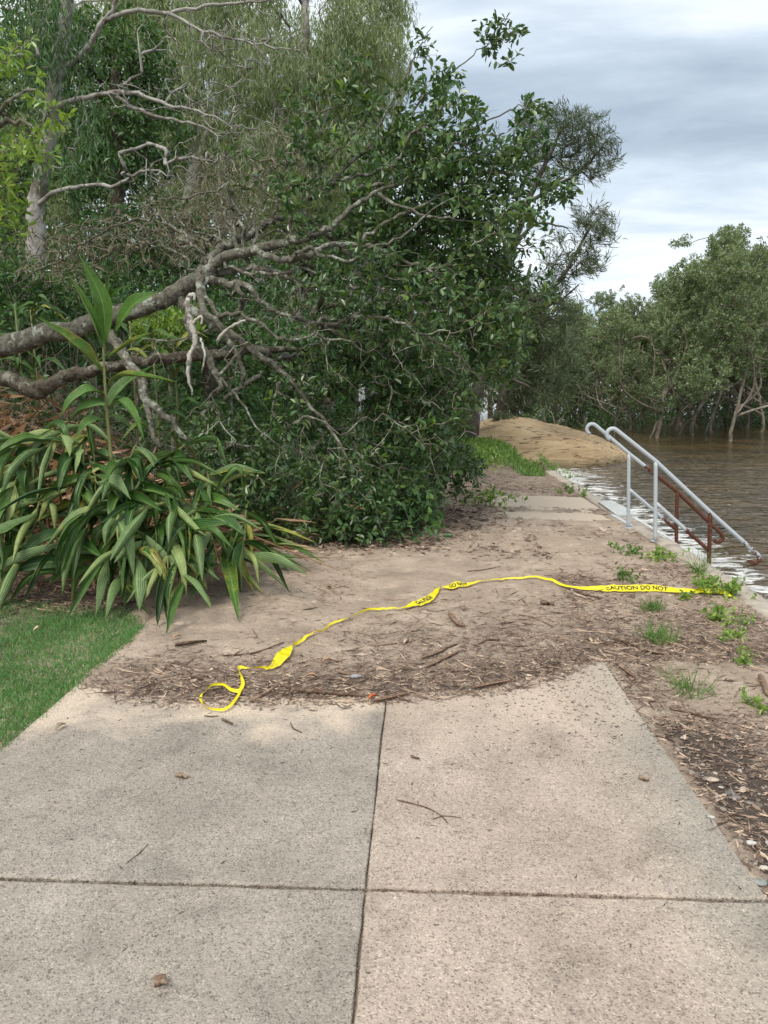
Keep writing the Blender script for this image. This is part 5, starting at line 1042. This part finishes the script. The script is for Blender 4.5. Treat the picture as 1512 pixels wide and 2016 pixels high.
for pix, r_, lb, mt, fl in (
  ([(780,1576),(835,1590),(865,1605),(882,1622)], .0022, 'thin curved twig lying on the right slab', M_STICK, 0),
  ([(852,1614),(875,1608),(908,1611)], .0014, 'hair-thin twig crossing the end of the curved one', M_STICK, 0),
  ([(346,1529),(358,1531),(369,1534)], .009, 'short knobbly brown stick on the left slab', M_CHIP, 0),
  ([(303,1940),(315,1938),(328,1935)], .014, 'thick pinkish bark chip lying nearest on the left slab', M_CHIP, 0),
  ([(1258,1533),(1266,1536),(1278,1539)], .009, 'short pale-topped stick piece near the right slab edge', M_CHIP, 0),
  ([(809,1491),(818,1494),(826,1496)], .005, 'short dark stick piece below the sand on the right slab', M_STICK, 0),
  ([(572,1424),(576,1434),(586,1440),(595,1444)], .003, 'hooked black twig below the tape loop', M_STICK, 0),
  ([(437,1418),(446,1422),(458,1428)], .006, 'short brown stick just below the tape loop', M_STICK, 0),
  ([(402,1411),(416,1412),(430,1411)], .003, 'thin dark stick left below the tape loop', M_STICK, 0),
  ([(1064,1196),(1077,1198),(1090,1199)], .016, 'stubby dark brown stick lying alone on the sand', M_STICK, 0),
  ([(882,1215),(892,1228),(902,1238),(916,1243)], .012, 'curled orange-brown bark strip on the sand', M_CHIP, 1),
  ([(1022,1216),(1050,1222),(1090,1238)], .006, 'straight thin reddish stick in mid-sand', M_CHIP, 0),
  ([(1198,1256),(1225,1264),(1258,1275)], .010, 'long red-brown bark strip right of the path edge', M_STICK, 0),
  ([(1270,1278),(1292,1285),(1312,1290)], .008, 'pale split stick following the red-brown strip', M_CHIP, 1),
  ([(1216,1311),(1230,1318),(1250,1332)], .009, 'pale wood splinter right of the slab edge', M_CHIP, 1),
  ([(580,1366),(640,1370),(720,1374)], .012, 'long dark stick lying along the edge of the mud', M_STICK, 0),
  ([(495,1384),(520,1370),(550,1356)], .009, 'slanting brown stick right of the tape loop', M_CHIP, 0),
  ([(735,1386),(770,1378),(808,1370)], .010, 'flat tan bark strip at the lip of the mud', M_CHIP, 1),
  ([(567,1340),(570,1360),(571,1382)], .007, 'upright-lying reddish stick in the mud heap', M_STICK, 0),
  ([(345,1283),(375,1279),(408,1272)], .012, 'dark rotten bark slab left on the sand', M_STICK, 1),
  ([(440,1298),(500,1290),(560,1272)], .005, 'long thin dark stick beside the tape', M_STICK, 0),
  ([(660,1325),(690,1338),(730,1345)], .008, 'tan stick in the dark mud patch', M_CHIP, 0),
  ([(320,1320),(360,1332),(400,1345)], .007, 'dark stick in the mud left of the tape loop', M_STICK, 0),
  ([(830,1310),(865,1292),(900,1275)], .009, 'bunch-topmost tan bark strip in the middle of the mud', M_CHIP, 1),
  ([(840,1325),(880,1300),(912,1290)], .008, 'tan bark strip lying just below the topmost strip', M_CHIP, 1),
  ([(940,1276),(960,1268),(985,1270)], .006, 'small forked dark stick right of the tan strips', M_STICK, 0),
  ([(700,1282),(790,1270),(880,1258),(885,1248)], .004, 'long thin tan twig bending up at its right end', M_CHIP, 0),
  ([(930,1360),(965,1352),(1008,1345)], .010, 'wide tan bark piece at the mud edge on the right', M_CHIP, 1),
  ([(1318,1391),(1360,1398),(1410,1408)], .006, 'long dark stick on the sand at the right', M_STICK, 0),
  ([(1496,1330),(1503,1345),(1511,1368)], .014, 'split orange wood piece at the right edge of the picture', M_CHIP, 0),
  ([(250,1700),(275,1680),(292,1663)], .0012, 'fine dark needle twig on the left slab above the joint', M_STICK, 0),
  ([(920,1130),(950,1128),(985,1120)], .004, 'thin stick on the sand behind the tape', M_STICK, 0),
  ([(1130,1165),(1150,1172),(1180,1180)], .006, 'dark stick just in front of the tape', M_STICK, 0)):
    stick(pix, r_, lb, mt, fl)
# single fallen leaves and stones
for px, py, lb, cc_ in ((645,1303,'tan curled dead leaf on the mud near the tape',(.42,.27,.16)),(612,1336,'broad orange-brown dead leaf in the mud',(.40,.24,.14)),(733,1372,'bright orange leaf scrap at the mud edge',(.55,.16,.06)),(800,1266,'pale dead leaf beside the long twig',(.5,.38,.27)),(348,1258,'curled yellow-brown leaf left of the tape',(.45,.3,.18)),(118,1430,'small brown leaf on the lawn edge',(.38,.3,.2)),(75,1237,'pale curled leaf lying on the lawn',(.62,.5,.36)),(1160,1262,'pale dead leaf at the broken slab edge',(.5,.38,.27))):
    c_ = G(px, py, .015); c_[2] = max(float(hgt(c_[0], c_[1])), 0)+.012; an = rg.random()*6; d = np.array([math.cos(an), math.sin(an), 0])*.035; a = Acc()
    gleaf(a, [c_-d, c_+[0,0,.008], c_+d], .028, (0,0,1), .6, 0, 0, px); mm = simple('dead_leaf', cc_, .7, .3, .2, 40); o = a.build('dead_leaf', [mm, mm]); tag(o, lb, 'leaf', 'single dead leaves')
def pebble(px, py, r_, lb, cc_=(.4,.38,.35)):
    c_ = G(px, py, 0); c_[2] = max(float(hgt(c_[0], c_[1])), 0 if -1.745 < c_[0] < 1.05 else -1)+r_*.35; rs = np.linspace(0, math.pi, 8); th = np.linspace(0, 2*math.pi, 13); sd_ = px
    Vg = np.array([[(c_[0]+1.4*r_*math.sin(q)*math.cos(t)*(1+.35*float(vn(math.cos(t)*1.5+5, q*2, sd_))), c_[1]+r_*math.sin(q)*math.sin(t), c_[2]+.45*r_*math.cos(q)*(1+.3*float(vn(math.cos(t), math.sin(t)+q, sd_)))) for t in th] for q in rs])
    Vg = c_+(Vg-c_)*(1+.3*(np.random.default_rng(px).random((8,13,1))-.5)); Vg[:, -1] = Vg[:, 0]; a = Acc(); a.grid(Vg); o = a.build('stone', simple('stone_%d' % px, cc_, .8, .3, .2, 60)); tag(o, lb, 'stone', 'loose stones beside the path')
for q in ((1402,1527,.016,'tan flat-topped stone among gravel by the slab edge',(.45,.37,.29)),(1400,1610,.009,'small pale stone sitting on the slab corner edge',(.45,.44,.4)),(1479,1656,.012,'white stone lower right in the gravel',(.5,.48,.44)),(1496,1728,.016,'grey-green stone at the right picture edge',(.25,.27,.25)),(1420,1538,.007,'white pebble right under the tan stone',(.5,.48,.45)),(1505,1700,.010,'long white stone above the grey-green one',(.48,.45,.39)),(700,1337+5,.02,'bluish grey stone half buried in the mud near the tape',(.27,.27,.27)),(1438,1550,.014,'dark slaty stone in the gravel',(.13,.13,.14)),(1450,1560,.012,'second dark slaty stone touching the first',(.17,.16,.16))): pebble(*q)

# weeds on the sandy verge: each tuft a thing
def weed(px, py, r_, n, lb, kind='grass', hh=.12, z=0):
    c_ = G(px, py, z); c_[2] = float(hgt(c_[0], c_[1])); t = thing('weed', lb, 'weed', c_, 'weeds along the water edge'); rw = np.random.default_rng(int(px*7+py)); a = Acc()
    X = c_[0]+rw.normal(0, r_, n); Y = c_[1]+rw.normal(0, r_, n); Z = np.maximum(hgt(X, Y), -.1); pos = np.stack([X,Y,Z],-1)
    if kind == 'grass':
        L_ = hh*(.5+rw.random(n)); leaves(a, pos, rw.normal(0,.55,(n,3))*[1,1,0]+[0,0,.9], rw.normal(size=(n,3)), L_, .004+.003*rw.random(n), LEAF_BLADE); part(a, 'blades', M_WEED, t, False)
    else:
        st_ = Acc(); 
        for i in range(max(4, n//14)):
            b_ = c_+[rw.normal(0,r_), rw.normal(0,r_), 0]; b_[2] = float(hgt(b_[0], b_[1])); e_ = b_+[rw.normal(0,.06), rw.normal(0,.06), hh*(.4+.6*rw.random())]; st_.tube([b_, (b_+e_)/2+rw.normal(0,.01,3), e_], [.002,.0016,.001], 4)
            m = 14; f = rw.random(m); p = b_+(e_-b_)*f[:,None]; L_ = .028+.022*rw.random(m); leaves(a, p, rw.normal(0,1,(m,3))+[0,0,.25], rw.normal(0,.5,(m,3))+[0,0,1], L_, L_*.5, LEAF_OVAL)
        part(st_, 'stems', M_GSTEM, t); part(a, 'leaves', M_WEED if kind == 'dull' else M_BRIGHT, t, False)
for q in ((1235,1090,.10,190,'sprawling weed patch left below the steps','dull',.08),(1300,1098,.08,260,'leafy weed patch close below the near handrail post','leaf',.09),(1235,1137,.05,120,'small flat weed patch behind the tape','dull',.05),
          (1400,1165,.10,420,'large leafy weed around the end of the tape','leaf',.14),(1375,1130,.03,60,'tall grass blades standing at the wall by the rusty post','grass',.22),(1440,1175,.08,200,'weed hanging over the wall just past the tape end','leaf',.10),
          (1285,1200,.03,110,'bright grass tuft in front of the tape','grass',.08),(1298,1262,.05,120,'yellowish grass tuft on the verge beside the red-brown bark strip','grass',.11),(1415,1222,.05,170,'dark leafy weed near the wall on the right','leaf',.10),
          (1445,1250,.04,90,'bright clover-like weed below the dark leafy one','leaf',.05),(1350,1355,.05,60,'spiky sparse grass tuft on the right sand','grass',.13),(1470,1305,.02,40,'single tall seedling near the right edge','leaf',.14),
          (1500,1385,.05,110,'leafy weed at the right edge of the picture','leaf',.08),(1125,968,.08,120,'weed tuft on the far end of the wall','dull',.18),(1155,978,.08,140,'second weed tuft on the wall before the landing','leaf',.14),(1110,972,.05,60,'low weed on the sand by the far concrete strip','leaf',.08),(1350,1180,.04,60,'small weeds between the tape and the wall','leaf',.06)):
    weed(*q)
# torn sprig on the path beside the crown
c_ = G(972, 1000, .0); t = thing('sprig', 'torn bright green leafy sprig standing on the path beside the fallen crown', 'branch', c_); rs_ = np.random.default_rng(3); q = Skel(9); q.limb([c_+[-.15,.05,.0], c_+[-.05,0,.08], c_+[0,0,.16]], [.008,.006,.004]); tp = q.grow(c_+rs_.normal(0,1,(26,3))*[.12,.1,.08]+[0,0,.12], c_, .05, .3); q.radii(.002,.4,.006)
a = Acc(); q.tubes(a, skip_fixed=False); part(a, 'twigs', M_TWIG, t); a = Acc(); sprays(a, rs_, tp, q.p, 6, .08, .075, .5, LEAF_OVAL); part(a, 'leaves', M_BRIGHT, t, False)

print('polys', sum(len(m.polygons) for m in bpy.data.meshes))
